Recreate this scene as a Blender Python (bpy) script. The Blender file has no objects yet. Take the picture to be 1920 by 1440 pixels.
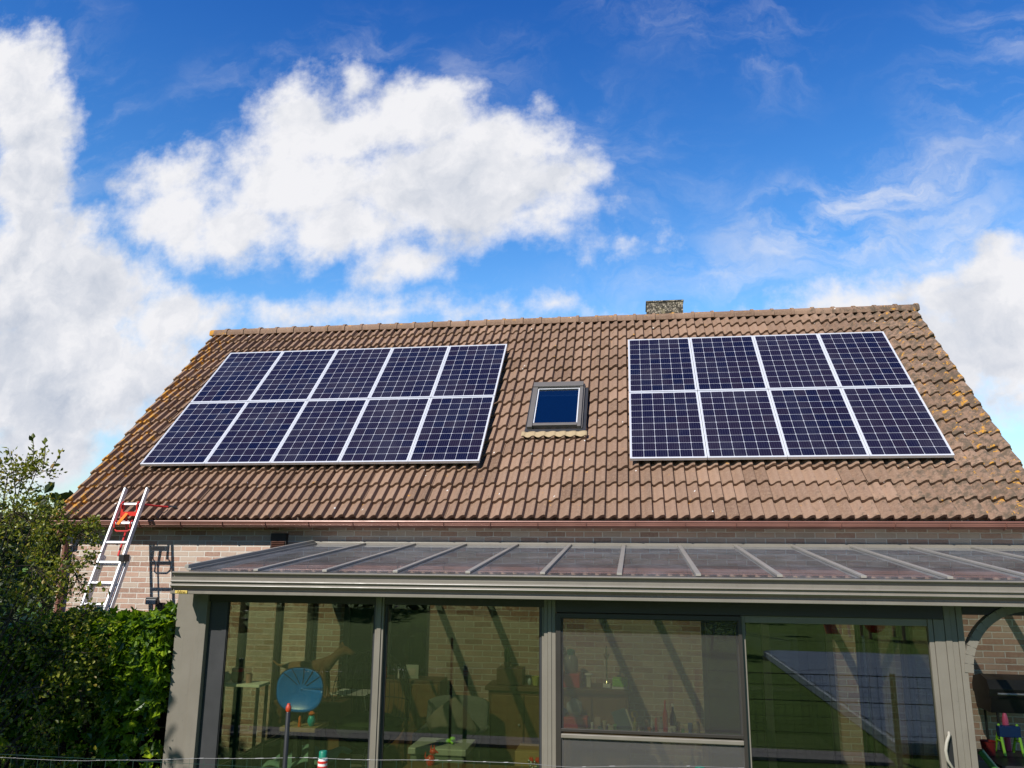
import bpy, math, random
import numpy as np
from mathutils import Vector, Matrix
random.seed(7); rng = np.random.default_rng(7)
scn = bpy.context.scene
C = scn.collection
rad = math.radians

# ------------------------------------------------------------------ camera
CAM, CR, CU, CF, LENS = ([7.2118, -10.7992, -1.3604], [0.988526, 0.150793, 0.008864], [0.02422, -0.216148, 0.97606], [-0.149099, 0.964646, 0.21732], 28.095)
cd = bpy.data.cameras.new('camera'); cam = bpy.data.objects.new('camera', cd); C.objects.link(cam)
cd.sensor_width = 36; cd.lens = LENS; cd.clip_start = 0.05; cd.clip_end = 5000
m = Matrix.Identity(4)
for i in range(3):
    m[i][0] = CR[i]; m[i][1] = CU[i]; m[i][2] = -CF[i]; m[i][3] = CAM[i]
cam.matrix_world = m
scn.camera = cam

# ------------------------------------------------------------------ render / exposure
scn.view_settings.view_transform = 'Standard'; scn.view_settings.look = 'None'
scn.view_settings.exposure = 0.25; scn.view_settings.gamma = 1
scn.cycles.use_denoising = True
scn.cycles.max_bounces = 10; scn.cycles.transparent_max_bounces = 24
scn.cycles.sample_clamp_indirect = 4

# ------------------------------------------------------------------ sun
LIGHT = Vector((.50, 1.05, -1.0)).normalized()
sd = bpy.data.lights.new('sun', 'SUN'); sd.energy = 5.0; sd.angle = rad(.5); sd.color = (1, .955, .88)
sun = bpy.data.objects.new('sun', sd); C.objects.link(sun)
sun.rotation_euler = LIGHT.to_track_quat('-Z', 'Y').to_euler(); sun.location = (-6, -14, 14)

# ------------------------------------------------------------------ sky with clouds (by world direction)
CUM = [(-0.9582, 0.7585, 0.0918, 0.0932, 0.0), (-0.905, 0.688, 0.0847, 0.0806, 0.0), (-0.9006, 0.5699, 0.0874, 0.1181, 0.0), (-0.8669, 0.6482, 0.0601, 0.0558, 0.0), (-0.8803, 0.4388, 0.0982, 0.1034, 0.0), (-0.8068, 0.4772, 0.0423, 0.0519, 0.0), (-0.8176, 0.3694, 0.1647, 0.0997, 0.0), (-0.6375, 0.338, 0.078, 0.0519, 0.0), (-0.5794, 0.324, 0.05, 0.0433, 0.0), (-0.8182, 0.2574, 0.1952, 0.1194, 0.0), (-0.6696, 0.2611, 0.1224, 0.0622, 0.0), (-0.8189, 0.1499, 0.1163, 0.0686, 0.0), (-0.3802, 0.6915, 0.0345, 0.037, 0.0), (-0.4763, 0.6519, 0.0794, 0.0528, 0.0), (-0.4246, 0.6131, 0.1392, 0.0689, 0.0), (-0.2815, 0.6227, 0.1025, 0.0678, 0.0), (-0.1804, 0.5813, 0.0836, 0.0617, 0.0), (-0.1203, 0.5645, 0.0596, 0.0567, 0.0), (-0.0946, 0.4988, 0.0547, 0.0629, 0.0), (-0.2398, 0.5165, 0.1908, 0.0889, 0.0), (-0.4682, 0.536, 0.155, 0.0631, 0.0), (-0.6604, 0.5491, 0.0732, 0.0365, 0.0), (-0.7182, 0.5444, 0.0524, 0.0245, 0.0), (-0.6544, 0.4936, 0.0935, 0.0468, 0.0), (-0.6908, 0.4789, 0.0556, 0.0297, 0.0), (-0.5525, 0.4709, 0.1153, 0.0581, 0.0), (-0.3992, 0.454, 0.1181, 0.0524, 0.0), (-0.1274, 0.4501, 0.0947, 0.0325, 0.0), (-0.3046, 0.4094, 0.0646, 0.043, 0.0), (-0.0137, 0.408, 0.0384, 0.015, 0.0), (-0.3451, 0.3803, 0.0344, 0.0218, 0.0), (-0.3313, 0.3261, 0.128, 0.0212, 0.0), (-0.2348, 0.3209, 0.0658, 0.0179, 0.0), (-0.0987, 0.3354, 0.0367, 0.0236, 0.0), (-0.012, 0.3195, 0.0164, 0.0087, 0.0), (-0.4576, 0.331, 0.039, 0.0124, 0.0), (0.2732, 0.313, 0.0816, 0.0263, 0.0), (0.3376, 0.3345, 0.068, 0.0333, 0.0), (0.4525, 0.3534, 0.0659, 0.0517, 0.0), (0.3609, 0.2588, 0.1509, 0.0669, 0.0), (0.4582, 0.2755, 0.0998, 0.0999, 0.0), (0.2091, 0.3037, 0.0479, 0.0139, 0.0), (0.4381, 0.2041, 0.0349, 0.0323, 0.0), (0.2345, 0.3028, 0.0824, 0.0166, 0.0), (0.3973, 0.3182, 0.0846, 0.0376, 0.0), (-0.4067, 0.3199, 0.0844, 0.0153, 0.0), (0.3941, 0.3458, 0.0731, 0.0415, 0.0), (0.3286, 0.3039, 0.0924, 0.0308, 0.0), (0.2468, 0.2967, 0.0946, 0.0207, 0.0)]
WISP = [(0.2573, 0.4386, 0.1103, 0.0454, 0.2094), (0.3437, 0.4698, 0.0764, 0.0367, 0.3491), (0.3063, 0.4067, 0.0762, 0.0287, 0.1745), (0.3991, 0.3945, 0.0676, 0.0388, 0.1745), (0.1347, 0.3687, 0.0517, 0.0094, 0.0524), (0.4543, 0.5583, 0.0816, 0.0825, 0.4363), (0.1173, 0.733, 0.1298, 0.0503, -0.2618), (-0.5983, 0.6979, 0.0305, 0.0146, -0.3491), (-0.1819, 0.6948, 0.0467, 0.0215, 0.4363), (0.1913, 0.6595, 0.0417, 0.0404, -0.5236), (0.487, 0.6784, 0.0766, 0.0627, 0.4363), (0.002, 0.4847, 0.0283, 0.0463, 0.0), (0.0412, 0.3917, 0.0274, 0.0177, 0.1745), (-0.0401, 0.5266, 0.0361, 0.0395, 0.0), (0.2065, 0.4639, 0.0596, 0.0223, 0.3142)]
GREY = [(-0.8699, 0.3716, 0.1495, 0.1679, 0.0), (-0.7801, 0.2254, 0.167, 0.1328, 0.0), (0.4414, 0.2827, 0.071, 0.0468, 0.0), (0.3829, 0.2382, 0.0656, 0.0331, 0.0), (-0.9233, 0.5982, 0.0651, 0.1197, 0.0), (-0.6333, 0.2986, 0.0488, 0.0236, 0.0), (-0.232, 0.5079, 0.0912, 0.0483, 0.0)]
W = bpy.data.worlds.new('World'); scn.world = W; W.use_nodes = True
nt = W.node_tree; nt.nodes.clear()
class NT:
    def __init__(s, nt): s.nt = nt; s.N = nt.nodes; s.L = nt.links
    def n(s, t, **k):
        x = s.N.new(t)
        for a, b in k.items(): setattr(x, a, b)
        return x
    def put(s, sock, v):
        if v is None: return
        if hasattr(v, 'is_linked') or isinstance(v, bpy.types.NodeSocket): s.L.new(v, sock)
        else: sock.default_value = v
    def m(s, op, a, b=None, c=None, clamp=False):
        x = s.n('ShaderNodeMath', operation=op, use_clamp=clamp)
        s.put(x.inputs[0], a); s.put(x.inputs[1], b); s.put(x.inputs[2], c); return x.outputs[0]
    def v(s, op, a, b=None, sc=None):
        x = s.n('ShaderNodeVectorMath', operation=op)
        s.put(x.inputs[0], a); s.put(x.inputs[1], b)
        if sc is not None: s.put(x.inputs['Scale'], sc)
        return x.outputs['Value'] if op in ('LENGTH', 'DOT_PRODUCT', 'DISTANCE') else x.outputs[0]
    def noise(s, vec, scale, detail=2, rough=.5, dist=0, col=False):
        x = s.n('ShaderNodeTexNoise'); s.put(x.inputs['Vector'], vec)
        x.inputs['Scale'].default_value = scale; x.inputs['Detail'].default_value = detail
        x.inputs['Roughness'].default_value = rough; x.inputs['Distortion'].default_value = dist
        return x.outputs['Color' if col else 0]
    def mr(s, v, a, b, c=0., d=1., smooth=True):
        x = s.n('ShaderNodeMapRange', interpolation_type='SMOOTHSTEP' if smooth else 'LINEAR')
        s.put(x.inputs[0], v); s.put(x.inputs[1], a); s.put(x.inputs[2], b); s.put(x.inputs[3], c); s.put(x.inputs[4], d)
        return x.outputs[0]
    def mix(s, f, a, b, mode='MIX'):
        x = s.n('ShaderNodeMix', data_type='RGBA', blend_type=mode)
        s.put(x.inputs[0], f)
        for sock, v in ((x.inputs[6], a), (x.inputs[7], b)):
            if isinstance(v, (tuple, list)) and len(v) == 3: v = (*v, 1)
            s.put(sock, v)
        return x.outputs[2]
    def sep(s, v):
        x = s.n('ShaderNodeSeparateXYZ'); s.put(x.inputs[0], v); return x.outputs
    def com(s, a, b, c=0.):
        x = s.n('ShaderNodeCombineXYZ'); s.put(x.inputs[0], a); s.put(x.inputs[1], b); s.put(x.inputs[2], c); return x.outputs[0]

w = NT(nt)
sky = w.n('ShaderNodeTexSky', sky_type='NISHITA'); sky.sun_disc = False
sky.sun_elevation = math.asin(-LIGHT.z); sky.sun_rotation = math.atan2(-LIGHT.x, -LIGHT.y)
sky.air_density = 1.25; sky.dust_density = .0; sky.ozone_density = 2.6
hs = w.n('ShaderNodeHueSaturation'); hs.inputs['Saturation'].default_value = 1.36; hs.inputs['Value'].default_value = 1.08
w.L.new(sky.outputs[0], hs.inputs['Color'])
D = w.n('ShaderNodeTexCoord').outputs['Generated']
X, Y, Z = w.sep(D)[:3]
zc = w.mr(Z, .20, .66, 0., 1., False); zl = w.mr(Z, .06, .26)
skyc = w.mix(1.0, hs.outputs[0], w.mix(zl, (1.0, 1.05, 1.2), w.mix(zc, (1.75, 1.62, 1.62), (.55, .74, 1.22))), 'MULTIPLY')
away = w.mr(Y, -.30, .40, .55, 1.0)                      # sky dimmed behind the viewer to cut fill light on the facade
yy = w.m('MAXIMUM', Y, .04)
P0 = w.com(w.m('DIVIDE', X, yy), w.m('DIVIDE', Z, yy))
wn = w.v('SUBTRACT', w.noise(P0, 5., 6, .55, 0, True), (.5, .5, .5))
wn2 = w.v('SUBTRACT', w.noise(P0, 19., 6, .6, 0, True), (.5, .5, .5))
P1 = w.v('ADD', P0, w.v('ADD', w.v('SCALE', wn, sc=.11), w.v('SCALE', wn2, sc=.05)))
def blobs(lst, p, k=.02):
    acc = None
    for (cx, cy, rx, ry, ro) in lst:
        mp = w.n('ShaderNodeMapping', vector_type='TEXTURE'); w.L.new(p, mp.inputs[0])
        mp.inputs['Location'].default_value = (cx, cy, 0); mp.inputs['Rotation'].default_value = (0, 0, ro)
        mp.inputs['Scale'].default_value = (rx, ry, 1)
        d = w.m('MULTIPLY_ADD', w.v('LENGTH', mp.outputs[0]), min(rx, ry), -min(rx, ry))
        acc = d if acc is None else w.m('SMOOTH_MIN', acc, d, k)
    return acc
dc = blobs(CUM, P1)
fb = w.noise(P0, 13., 9, .62)
st_ = w.v('MULTIPLY', w.v('ADD', P0, w.v('SCALE', wn, sc=.2)), (5., 9., 1.))
dens = w.m('ADD', dc, w.mr(fb, 0., 1., .055, -.055, False))
acum = w.mr(dens, .018, -.034)
veil = w.m('MULTIPLY', w.mr(dc, .13, -.02), w.mr(w.noise(st_, 1.3, 7, .62),   .44, .82, 0., .36))
acum = w.m('MAXIMUM', acum, veil)
front = w.mr(Y, .05, .2)
acum = w.m('MULTIPLY', acum, front)
# thin wisps
st = w.v('MULTIPLY', w.v('ADD', P0, w.v('SCALE', wn, sc=.25)), (6., 14., 1.))
wf = w.noise(st, 1., 9, .62)
aw = w.m('MULTIPLY', w.mr(blobs(WISP[:5], P1, .03), .055, -.05), w.mr(wf, .34, .70, 0., .92))
aw = w.m('MAXIMUM', aw, w.m('MULTIPLY', w.mr(blobs(WISP[5:], P1, .03), .07, -.07), w.mr(wf, .42, .82, 0., .42)))
aw = w.m('MULTIPLY', aw, front)
# a veil of loose fair-weather cloud for the rest of the sky
gen = w.mr(w.noise(D, 3.2, 7, .6), .62, .78)
gen = w.m('MULTIPLY', w.m('MULTIPLY', gen, w.mr(Y, .1, -.15)), w.mr(Z, .02, .12))
alpha = w.m('MAXIMUM', w.m('MAXIMUM', acum, aw), w.m('MULTIPLY', gen, .8))
dg = blobs(GREY, P1, .04)
sh = w.m('MULTIPLY', w.mr(dg, .12, -.10), w.mr(w.noise(P1, 5.5, 6, .6), .32, .66, .12, .95))
sh2 = w.m('MULTIPLY', w.mr(dens, -.02, -.16), w.mr(w.noise(P1, 9., 6, .6), .42, .75))
emb = w.m('SUBTRACT', w.noise(P1, 8., 7, .6), w.noise(w.v('ADD', P1, (-.022, .03, 0.)), 8., 7, .6))
shade = w.m('ADD', w.m('ADD', w.m('MULTIPLY', sh, .62), w.m('MULTIPLY', sh2, .30)), w.m('MULTIPLY', emb, 1.7), clamp=True)
CL = 7.5
cc = w.mix(shade, (CL, CL, CL * 1.035), (CL * .50, CL * .57, CL * .70))
final = w.v('SCALE', w.mix(alpha, skyc, cc), sc=away)
bg = w.n('ShaderNodeBackground'); bg.inputs['Strength'].default_value = .1
w.L.new(final, bg.inputs['Color'])
wo = w.n('ShaderNodeOutputWorld'); w.L.new(bg.outputs[0], wo.inputs[0])
W.cycles.sampling_method = 'MANUAL'; W.cycles.sample_map_resolution = 1024

# ------------------------------------------------------------------ materials
def newmat(name):
    mt = bpy.data.materials.new(name); mt.use_nodes = True
    t = NT(mt.node_tree); t.N.clear()
    t.out = t.n('ShaderNodeOutputMaterial'); t.mat = mt
    return t
def bsdf(t, col, rough=.5, metal=0., spec=.5, normal=None):
    b = t.n('ShaderNodeBsdfPrincipled')
    if isinstance(col, (tuple, list)): col = (*col[:3], 1)
    t.put(b.inputs['Base Color'], col); t.put(b.inputs['Roughness'], rough)
    b.inputs['Metallic'].default_value = metal; b.inputs['Specular IOR Level'].default_value = spec
    if normal is not None: t.L.new(normal, b.inputs['Normal'])
    return b
def world_co(t): return t.n('ShaderNodeNewGeometry').outputs['Position']
def obj_co(t): return t.n('ShaderNodeTexCoord').outputs['Object']
def bump(t, h, dist=.01, st=.5):
    b = t.n('ShaderNodeBump'); b.inputs['Strength'].default_value = st; b.inputs['Distance'].default_value = dist
    t.L.new(h, b.inputs['Height']); return b.outputs[0]
MAT = {}
def M(name, col, rough=.5, metal=0., spec=.5, var=.12, scale=6., bmp=0.):
    """plain material with a gentle procedural wear in colour and roughness"""
    if name in MAT: return MAT[name]
    t = newmat(name); co = obj_co(t)
    n = t.noise(co, scale, 5, .6)
    dark = tuple(c * (1 - var * 1.6) for c in col); lite = tuple(min(1, c * (1 + var)) for c in col)
    c = t.mix(n, dark, lite)
    nm = bump(t, t.noise(co, scale * 12, 3), .004, bmp) if bmp else None
    b = bsdf(t, c, t.mr(n, .2, .8, max(.02, rough - .08), min(1, rough + .08), False), metal, spec, nm)
    t.L.new(b.outputs[0], t.out.inputs[0]); MAT[name] = t.mat; return t.mat

def glass_mat(name, tint, boost=1.5, dust=0., dustcol=(.5, .47, .43), gr=0.):
    t = newmat(name)
    lw = t.n('ShaderNodeLayerWeight'); lw.inputs[0].default_value = .5
    f = t.m('POWER', lw.outputs['Facing'], 5.)
    f = t.m('MULTIPLY_ADD', f, 1 - .042 * boost, .042 * boost, clamp=True)
    tr = t.n('ShaderNodeBsdfTransparent'); tr.inputs[0].default_value = (*tint, 1)
    gl = t.n('ShaderNodeBsdfGlossy'); gl.inputs['Roughness'].default_value = gr; gl.inputs[0].default_value = (.95, .97, 1, 1)
    mx = t.n('ShaderNodeMixShader'); t.L.new(f, mx.inputs[0]); t.L.new(tr.outputs[0], mx.inputs[1]); t.L.new(gl.outputs[0], mx.inputs[2])
    o = mx.outputs[0]
    if dust:
        co = obj_co(t)
        d = t.m('MULTIPLY', t.mr(t.noise(co, 3., 8, .7), .35, .75, .35, 1.), dust)
        sp = t.mr(t.noise(co, 60., 2, .5), .68, .76, 0., .45)
        d = t.m('ADD', d, t.m('MULTIPLY', sp, dust * 2.), clamp=True)
        df = t.n('ShaderNodeBsdfDiffuse'); df.inputs[0].default_value = (*dustcol, 1)
        m2 = t.n('ShaderNodeMixShader'); t.L.new(d, m2.inputs[0]); t.L.new(o, m2.inputs[1]); t.L.new(df.outputs[0], m2.inputs[2]); o = m2.outputs[0]
    t.L.new(o, t.out.inputs[0]); return t.mat

def brick_mat():
    t = newmat('brick_masonry'); co = world_co(t); x, y, z = t.sep(co)[:3]
    wob = t.v('SCALE', t.v('SUBTRACT', t.noise(co, 7., 3, .5, 0, True), (.5, .5, .5)), sc=.012)
    v = t.v('ADD', t.com(t.m('ADD', x, y), z), wob)
    br = t.n('ShaderNodeTexBrick'); br.offset = .5; t.L.new(v, br.inputs['Vector'])
    for k, val in (('Scale', 1.), ('Mortar Size', .0068), ('Mortar Smooth', .25), ('Bias', 0.), ('Brick Width', .233), ('Row Height', .0699)):
        br.inputs[k].default_value = val
    br.inputs['Color1'].default_value = (0, 0, 0, 1); br.inputs['Color2'].default_value = (1, 1, 1, 1); br.inputs['Mortar'].default_value = (.5, .5, .5, 1)
    ramp = t.n('ShaderNodeValToRGB'); t.L.new(br.outputs['Color'], ramp.inputs[0])
    e = ramp.color_ramp.elements
    e[0].position = 0; e[0].color = (.31, .185, .14, 1); e[1].position = 1; e[1].color = (.53, .43, .35, 1)
    for p_, c_ in ((.3, (.44, .27, .205, 1)), (.55, (.50, .35, .27, 1)), (.78, (.41, .31, .25, 1))):
        q = e.new(p_); q.color = c_
    n1 = t.noise(co, 26., 6, .65)
    bc = t.mix(t.mr(n1, .35, .8, 0., .55), ramp.outputs[0], (.50, .40, .31), 'MIX')
    bc = t.mix(t.mr(t.noise(co, 55., 4, .7), .6, .75, 0., .5), bc, (.12, .075, .06))
    mort = t.mix(n1, (.54, .50, .44), (.72, .67, .60))
    c = t.mix(br.outputs['Fac'], bc, mort)
    st = t.mr(t.noise(co, 1.1, 5, .6), .45, .8, 0., .28)
    c = t.mix(st, c, (.2, .17, .13))
    h = t.m('ADD', t.m('MULTIPLY', br.outputs['Fac'], -1.), t.m('MULTIPLY', n1, .5))
    b = bsdf(t, c, .9, 0, .2, bump(t, h, .007, .9)); t.L.new(b.outputs[0], t.out.inputs[0]); return t.mat

def tile_mat():
    t = newmat('concrete_roof_tile'); co = world_co(t); x, y, z = t.sep(co)[:3]
    at = t.n('ShaderNodeAttribute', attribute_name='tint')
    tint = t.sep(at.outputs['Vector'])[0]
    base = t.mix(tint, (.155, .093, .063), (.295, .187, .130))
    n1 = t.noise(co, 34., 7, .7); n2 = t.noise(co, 3., 6, .62)
    base = t.mix(t.mr(n1, .38, .75, 0., .55), base, (.34, .24, .165))
    side = t.mr(x, 8.8, 12., 0., 1.)                       # the weathered right-hand side carries more growth
    left = t.mr(x, .15, -.75, 0., 1.15); top = t.mr(z, 2.93, 3.02, 0., 1.25)
    edge = t.m('MAXIMUM', t.m('MAXIMUM', left, top), t.mr(x, 10.6, 12., 0., .72))
    moss = t.mr(t.m('ADD', t.noise(co, 11., 7, .72), t.m('MULTIPLY', side, .17)), .58, .74, 0., .8)
    base = t.mix(moss, base, (.085, .068, .048))
    sp = t.mr(t.noise(co, 75., 3, .6), .63, .72, 0., .6); base = t.mix(sp, base, (.10, .072, .052))
    run = t.v('MULTIPLY', co, (16., 1.6, 1.6)); base = t.mix(t.mr(t.noise(run, 1., 5, .6), .55, .78, 0., .45), base, (.11, .078, .056))
    ln = t.m('ADD', t.m('MULTIPLY', t.noise(co, 9., 4, .6), .65), t.m('MULTIPLY', t.noise(co, 42., 4, .7), .35))
    ln = t.m('ADD', ln, t.m('MULTIPLY', edge, .10))
    base = t.mix(t.mr(ln, .632, .668, 0., .9), base, t.mix(n1, (.50, .19, .012), (.56, .32, .05)))
    ln2 = t.noise(t.v('ADD', co, (13., 7., 3.)), 15., 5, .62)
    base = t.mix(t.mr(ln2, .70, .745, 0., .75), base, (.47, .35, .13))
    vo = t.n('ShaderNodeTexVoronoi'); vo.inputs['Scale'].default_value = 5.5; t.L.new(t.v('ADD', co, t.v('SCALE', t.noise(co, 30., 2, .5, 0, True), sc=.02)), vo.inputs['Vector'])
    cr = t.sep(vo.outputs['Color'])[0]
    dr = t.m('MULTIPLY', t.m('LESS_THAN', vo.outputs['Distance'], t.m('MULTIPLY_ADD', cr, .09, -.0)), t.m('GREATER_THAN', cr, .72))
    base = t.mix(t.m('MULTIPLY', dr, .85), base, (.72, .70, .66))
    h = t.m('ADD', t.m('MULTIPLY', n1, .6), t.m('MULTIPLY', t.noise(co, 110., 3, .6), .4))
    b = bsdf(t, base, .88, 0, .25, bump(t, h, .004, .55)); t.L.new(b.outputs[0], t.out.inputs[0]); return t.mat

def cell_mat():
    t = newmat('solar_cells'); co = obj_co(t); x, y, z = t.sep(co)[:3]
    cx = t.m('MULTIPLY_ADD', x, 6 / .962, -.026 * 6 / .962); cy = t.m('MULTIPLY_ADD', y, 10 / 1.575, -.029 * 10 / 1.575)
    fx = t.m('ABSOLUTE', t.m('SUBTRACT', t.m('FRACT', cx), .5)); fy = t.m('ABSOLUTE', t.m('SUBTRACT', t.m('FRACT', cy), .5))
    line = t.m('MAXIMUM', t.m('GREATER_THAN', fx, .486), t.m('GREATER_THAN', fy, .486))
    line = t.m('MAXIMUM', line, t.m('GREATER_THAN', t.m('ADD', fx, fy), .915))
    inx = t.m('MULTIPLY', t.m('GREATER_THAN', cx, 0.), t.m('LESS_THAN', cx, 6.)); iny = t.m('MULTIPLY', t.m('GREATER_THAN', cy, 0.), t.m('LESS_THAN', cy, 10.))
    white = t.m('MAXIMUM', line, t.m('SUBTRACT', 1., t.m('MULTIPLY', inx, iny)))
    bb = t.m('GREATER_THAN', t.m('ABSOLUTE', t.m('SUBTRACT', t.m('FRACT', t.m('MULTIPLY', cx, 5.)), .5)), .455)
    oi = t.n('ShaderNodeObjectInfo').outputs['Random']
    wn_ = t.n('ShaderNodeTexWhiteNoise'); wn_.noise_dimensions = '4D'
    t.L.new(t.com(t.m('FLOOR', cx), t.m('FLOOR', cy)), wn_.inputs['Vector']); t.L.new(oi, wn_.inputs['W'])
    c = t.mix(wn_.outputs['Value'], (.002, .004, .024), (.012, .008, .021))
    c = t.mix(t.mr(oi, 0., 1., 0., .4), c, (.02, .015, .03))
    c = t.mix(t.m('MULTIPLY', bb, .3), c, (.13, .13, .19))
    c = t.mix(t.mr(t.noise(t.v('ADD', co, t.com(t.m('MULTIPLY', oi, 40.), 0.)), 1.4, 6, .6), .42, .75, 0., .16), c, (.10, .10, .12))
    c = t.mix(white, c, (.46, .47, .53))
    b = bsdf(t, c, .16, 0, .5); b.inputs['Coat Weight'].default_value = .15; b.inputs['Coat Roughness'].default_value = .04
    b.inputs['Specular IOR Level'].default_value = .09
    t.L.new(b.outputs[0], t.out.inputs[0]); return t.mat

def leaf_mat(name, cols, trans=.35, rough=.45):
    t = newmat(name)
    at = t.n('ShaderNodeAttribute', attribute_name='tint')
    ramp = t.n('ShaderNodeValToRGB'); t.L.new(t.sep(at.outputs['Vector'])[0], ramp.inputs[0])
    e = ramp.color_ramp.elements; n = len(cols)
    e[0].color = (*cols[0], 1); e[1].color = (*cols[-1], 1)
    for i in range(1, n - 1): q = e.new(i / (n - 1)); q.color = (*cols[i], 1)
    b = bsdf(t, ramp.outputs[0], rough, 0, .5)
    tl = t.n('ShaderNodeBsdfTranslucent'); t.L.new(t.mix(1., ramp.outputs[0], (1.2, 1.25, .6), 'MULTIPLY'), tl.inputs[0])
    mx = t.n('ShaderNodeMixShader'); mx.inputs[0].default_value = trans
    t.L.new(b.outputs[0], mx.inputs[1]); t.L.new(tl.outputs[0], mx.inputs[2]); t.L.new(mx.outputs[0], t.out.inputs[0]); return t.mat

def lawn_mat():
    t = newmat('lawn_grass'); co = obj_co(t)
    n = t.noise(co, .6, 8, .65); n2 = t.noise(co, 45., 5, .7)
    c = t.mix(n, (.05, .125, .007), (.11, .20, .014)); c = t.mix(t.mr(n2, .3, .8, 0., .5), c, (.16, .24, .03))
    b = bsdf(t, c, .8, 0, .2, bump(t, n2, .04, .8)); t.L.new(b.outputs[0], t.out.inputs[0]); return t.mat

def pool_mat():
    t = newmat('pool_cover'); co = obj_co(t)
    st = t.v('MULTIPLY', co, (1., 5., 1.))
    n = t.noise(st, 2.2, 6, .6)
    c = t.mix(n, (.16, .21, .30), (.36, .41, .48))
    b = bsdf(t, c, .35, 0, .5, bump(t, n, .04, .6)); t.L.new(b.outputs[0], t.out.inputs[0]); return t.mat

def screen_mat(fac=.15, nm='insect_mesh'):
    t = newmat(nm)
    tr = t.n('ShaderNodeBsdfTransparent'); df = t.n('ShaderNodeBsdfDiffuse'); df.inputs[0].default_value = (.13, .127, .12, 1)
    mx = t.n('ShaderNodeMixShader'); mx.inputs[0].default_value = fac
    t.L.new(tr.outputs[0], mx.inputs[1]); t.L.new(df.outputs[0], mx.inputs[2]); t.L.new(mx.outputs[0], t.out.inputs[0]); return t.mat

def pebble_mat():
    t = newmat('chimney_stone'); co = obj_co(t)
    vo = t.n('ShaderNodeTexVoronoi'); vo.inputs['Scale'].default_value = 34; t.L.new(co, vo.inputs['Vector'])
    r = t.sep(vo.outputs['Color'])[0]
    c = t.mix(r, (.06, .05, .045), (.40, .35, .27)); c = t.mix(t.mr(vo.outputs['Distance'], .3, .7), c, (.05, .045, .035))
    c = t.mix(t.mr(t.noise(co, 6., 5), .55, .75, 0., .7), c, (.40, .33, .18))
    b = bsdf(t, c, .95, 0, .2, bump(t, vo.outputs['Distance'], .02, -1.)); t.L.new(b.outputs[0], t.out.inputs[0]); return t.mat

BRICK = brick_mat(); TILE = tile_mat(); CELL = cell_mat()
ALU = M('panel_aluminium', (.74, .75, .77), .38, .25, .5, .05)
def taupe():
    t = newmat('taupe_aluminium'); co = world_co(t)
    st = t.noise(t.v('MULTIPLY', co, (22., 22., 1.4)), 1., 5, .65); n = t.noise(co, 3.5, 6, .6)
    c = t.mix(n, (.165, .147, .120), (.222, .200, .166)); c = t.mix(t.mr(st, .52, .8, 0., .35), c, (.11, .10, .085))
    c = t.mix(t.mr(t.noise(co, 90., 2, .5), .70, .76, 0., .5), c, (.09, .08, .07))
    b = bsdf(t, c, t.mr(n, .3, .7, .3, .46, False), 0, .5); t.L.new(b.outputs[0], t.out.inputs[0]); return t.mat
TAUPE = taupe()
TAUPE_SHADED = M('shaded_taupe_aluminium', (.034, .029, .025), .4, 0, .5, .08, 3.)  # darkened copy of the taupe: shade on these frames put into the colour
ANTH = M('anthracite_frame', (.045, .045, .048), .4, 0, .5, .1)
COPPER = M('copper_brown_gutter', (.27, .125, .093), .33, .1, .5, .2, 3.)
LADAL = M('ladder_aluminium', (.66, .67, .69), .42, .35, .5, .12, 9.)
RED = M('red_lacquer', (.62, .035, .025), .35, 0, .5, .15)
ORANGE = M('orange_webbing', (.75, .20, .015), .7, 0, .3, .1)
BLACK = M('black_plastic', (.018, .018, .019), .45)
WHITE = M('white_plastic', (.78, .78, .76), .4, 0, .5, .04)
WOOD = M('brown_wood', (.16, .085, .04), .55, 0, .4, .35, 4.)
LWOOD = M('pale_wood', (.36, .25, .14), .6, 0, .4, .25, 5.)
GREEN = M('green_plastic', (.006, .17, .10), .4, 0, .5, .1)
LIME = M('lime_plastic', (.27, .62, .03), .4, 0, .5, .05)
BLUE = M('blue_plastic', (.003, .19, .98), .3, 0, .6, .2, 5.)
BLUED = M('dark_blue_plastic', (.005, .03, .13), .35)
STEEL = M('galvanised_steel', (.55, .56, .57), .35, .8, .5, .15, 30.)
GREYW = M('grey_wicker', (.19, .21, .19), .8, 0, .3, .3, 60., .6)
TAUPEC = M('taupe_cushion_cloth', (.27, .245, .19), .95, 0, .1, .15, 10., .4)
MINT = M('mint_blanket_cloth', (.22, .36, .33), .95, 0, .1, .25, 14., .8)
DKGREEN = M('dark_green_cloth', (.03, .045, .022), .95, 0, .1, .2)
CREAM = M('cream_plastic', (.62, .58, .46), .5)
GLASSW = glass_mat('window_glass', (.69, .72, .59), 1.75)
GLASSS = glass_mat('door_glass', (.71, .73, .65), 2.0)
GLASSR = glass_mat('roof_glass', (.56, .55, .51), 1.7, .21, (.43, .44, .47), .03)
GLASSD = glass_mat('dark_glass', (.45, .47, .42), 1.4)
GLASSK = glass_mat('roof_window_glass', (.30, .38, .45), 5.)
SCREEN = screen_mat()

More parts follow.
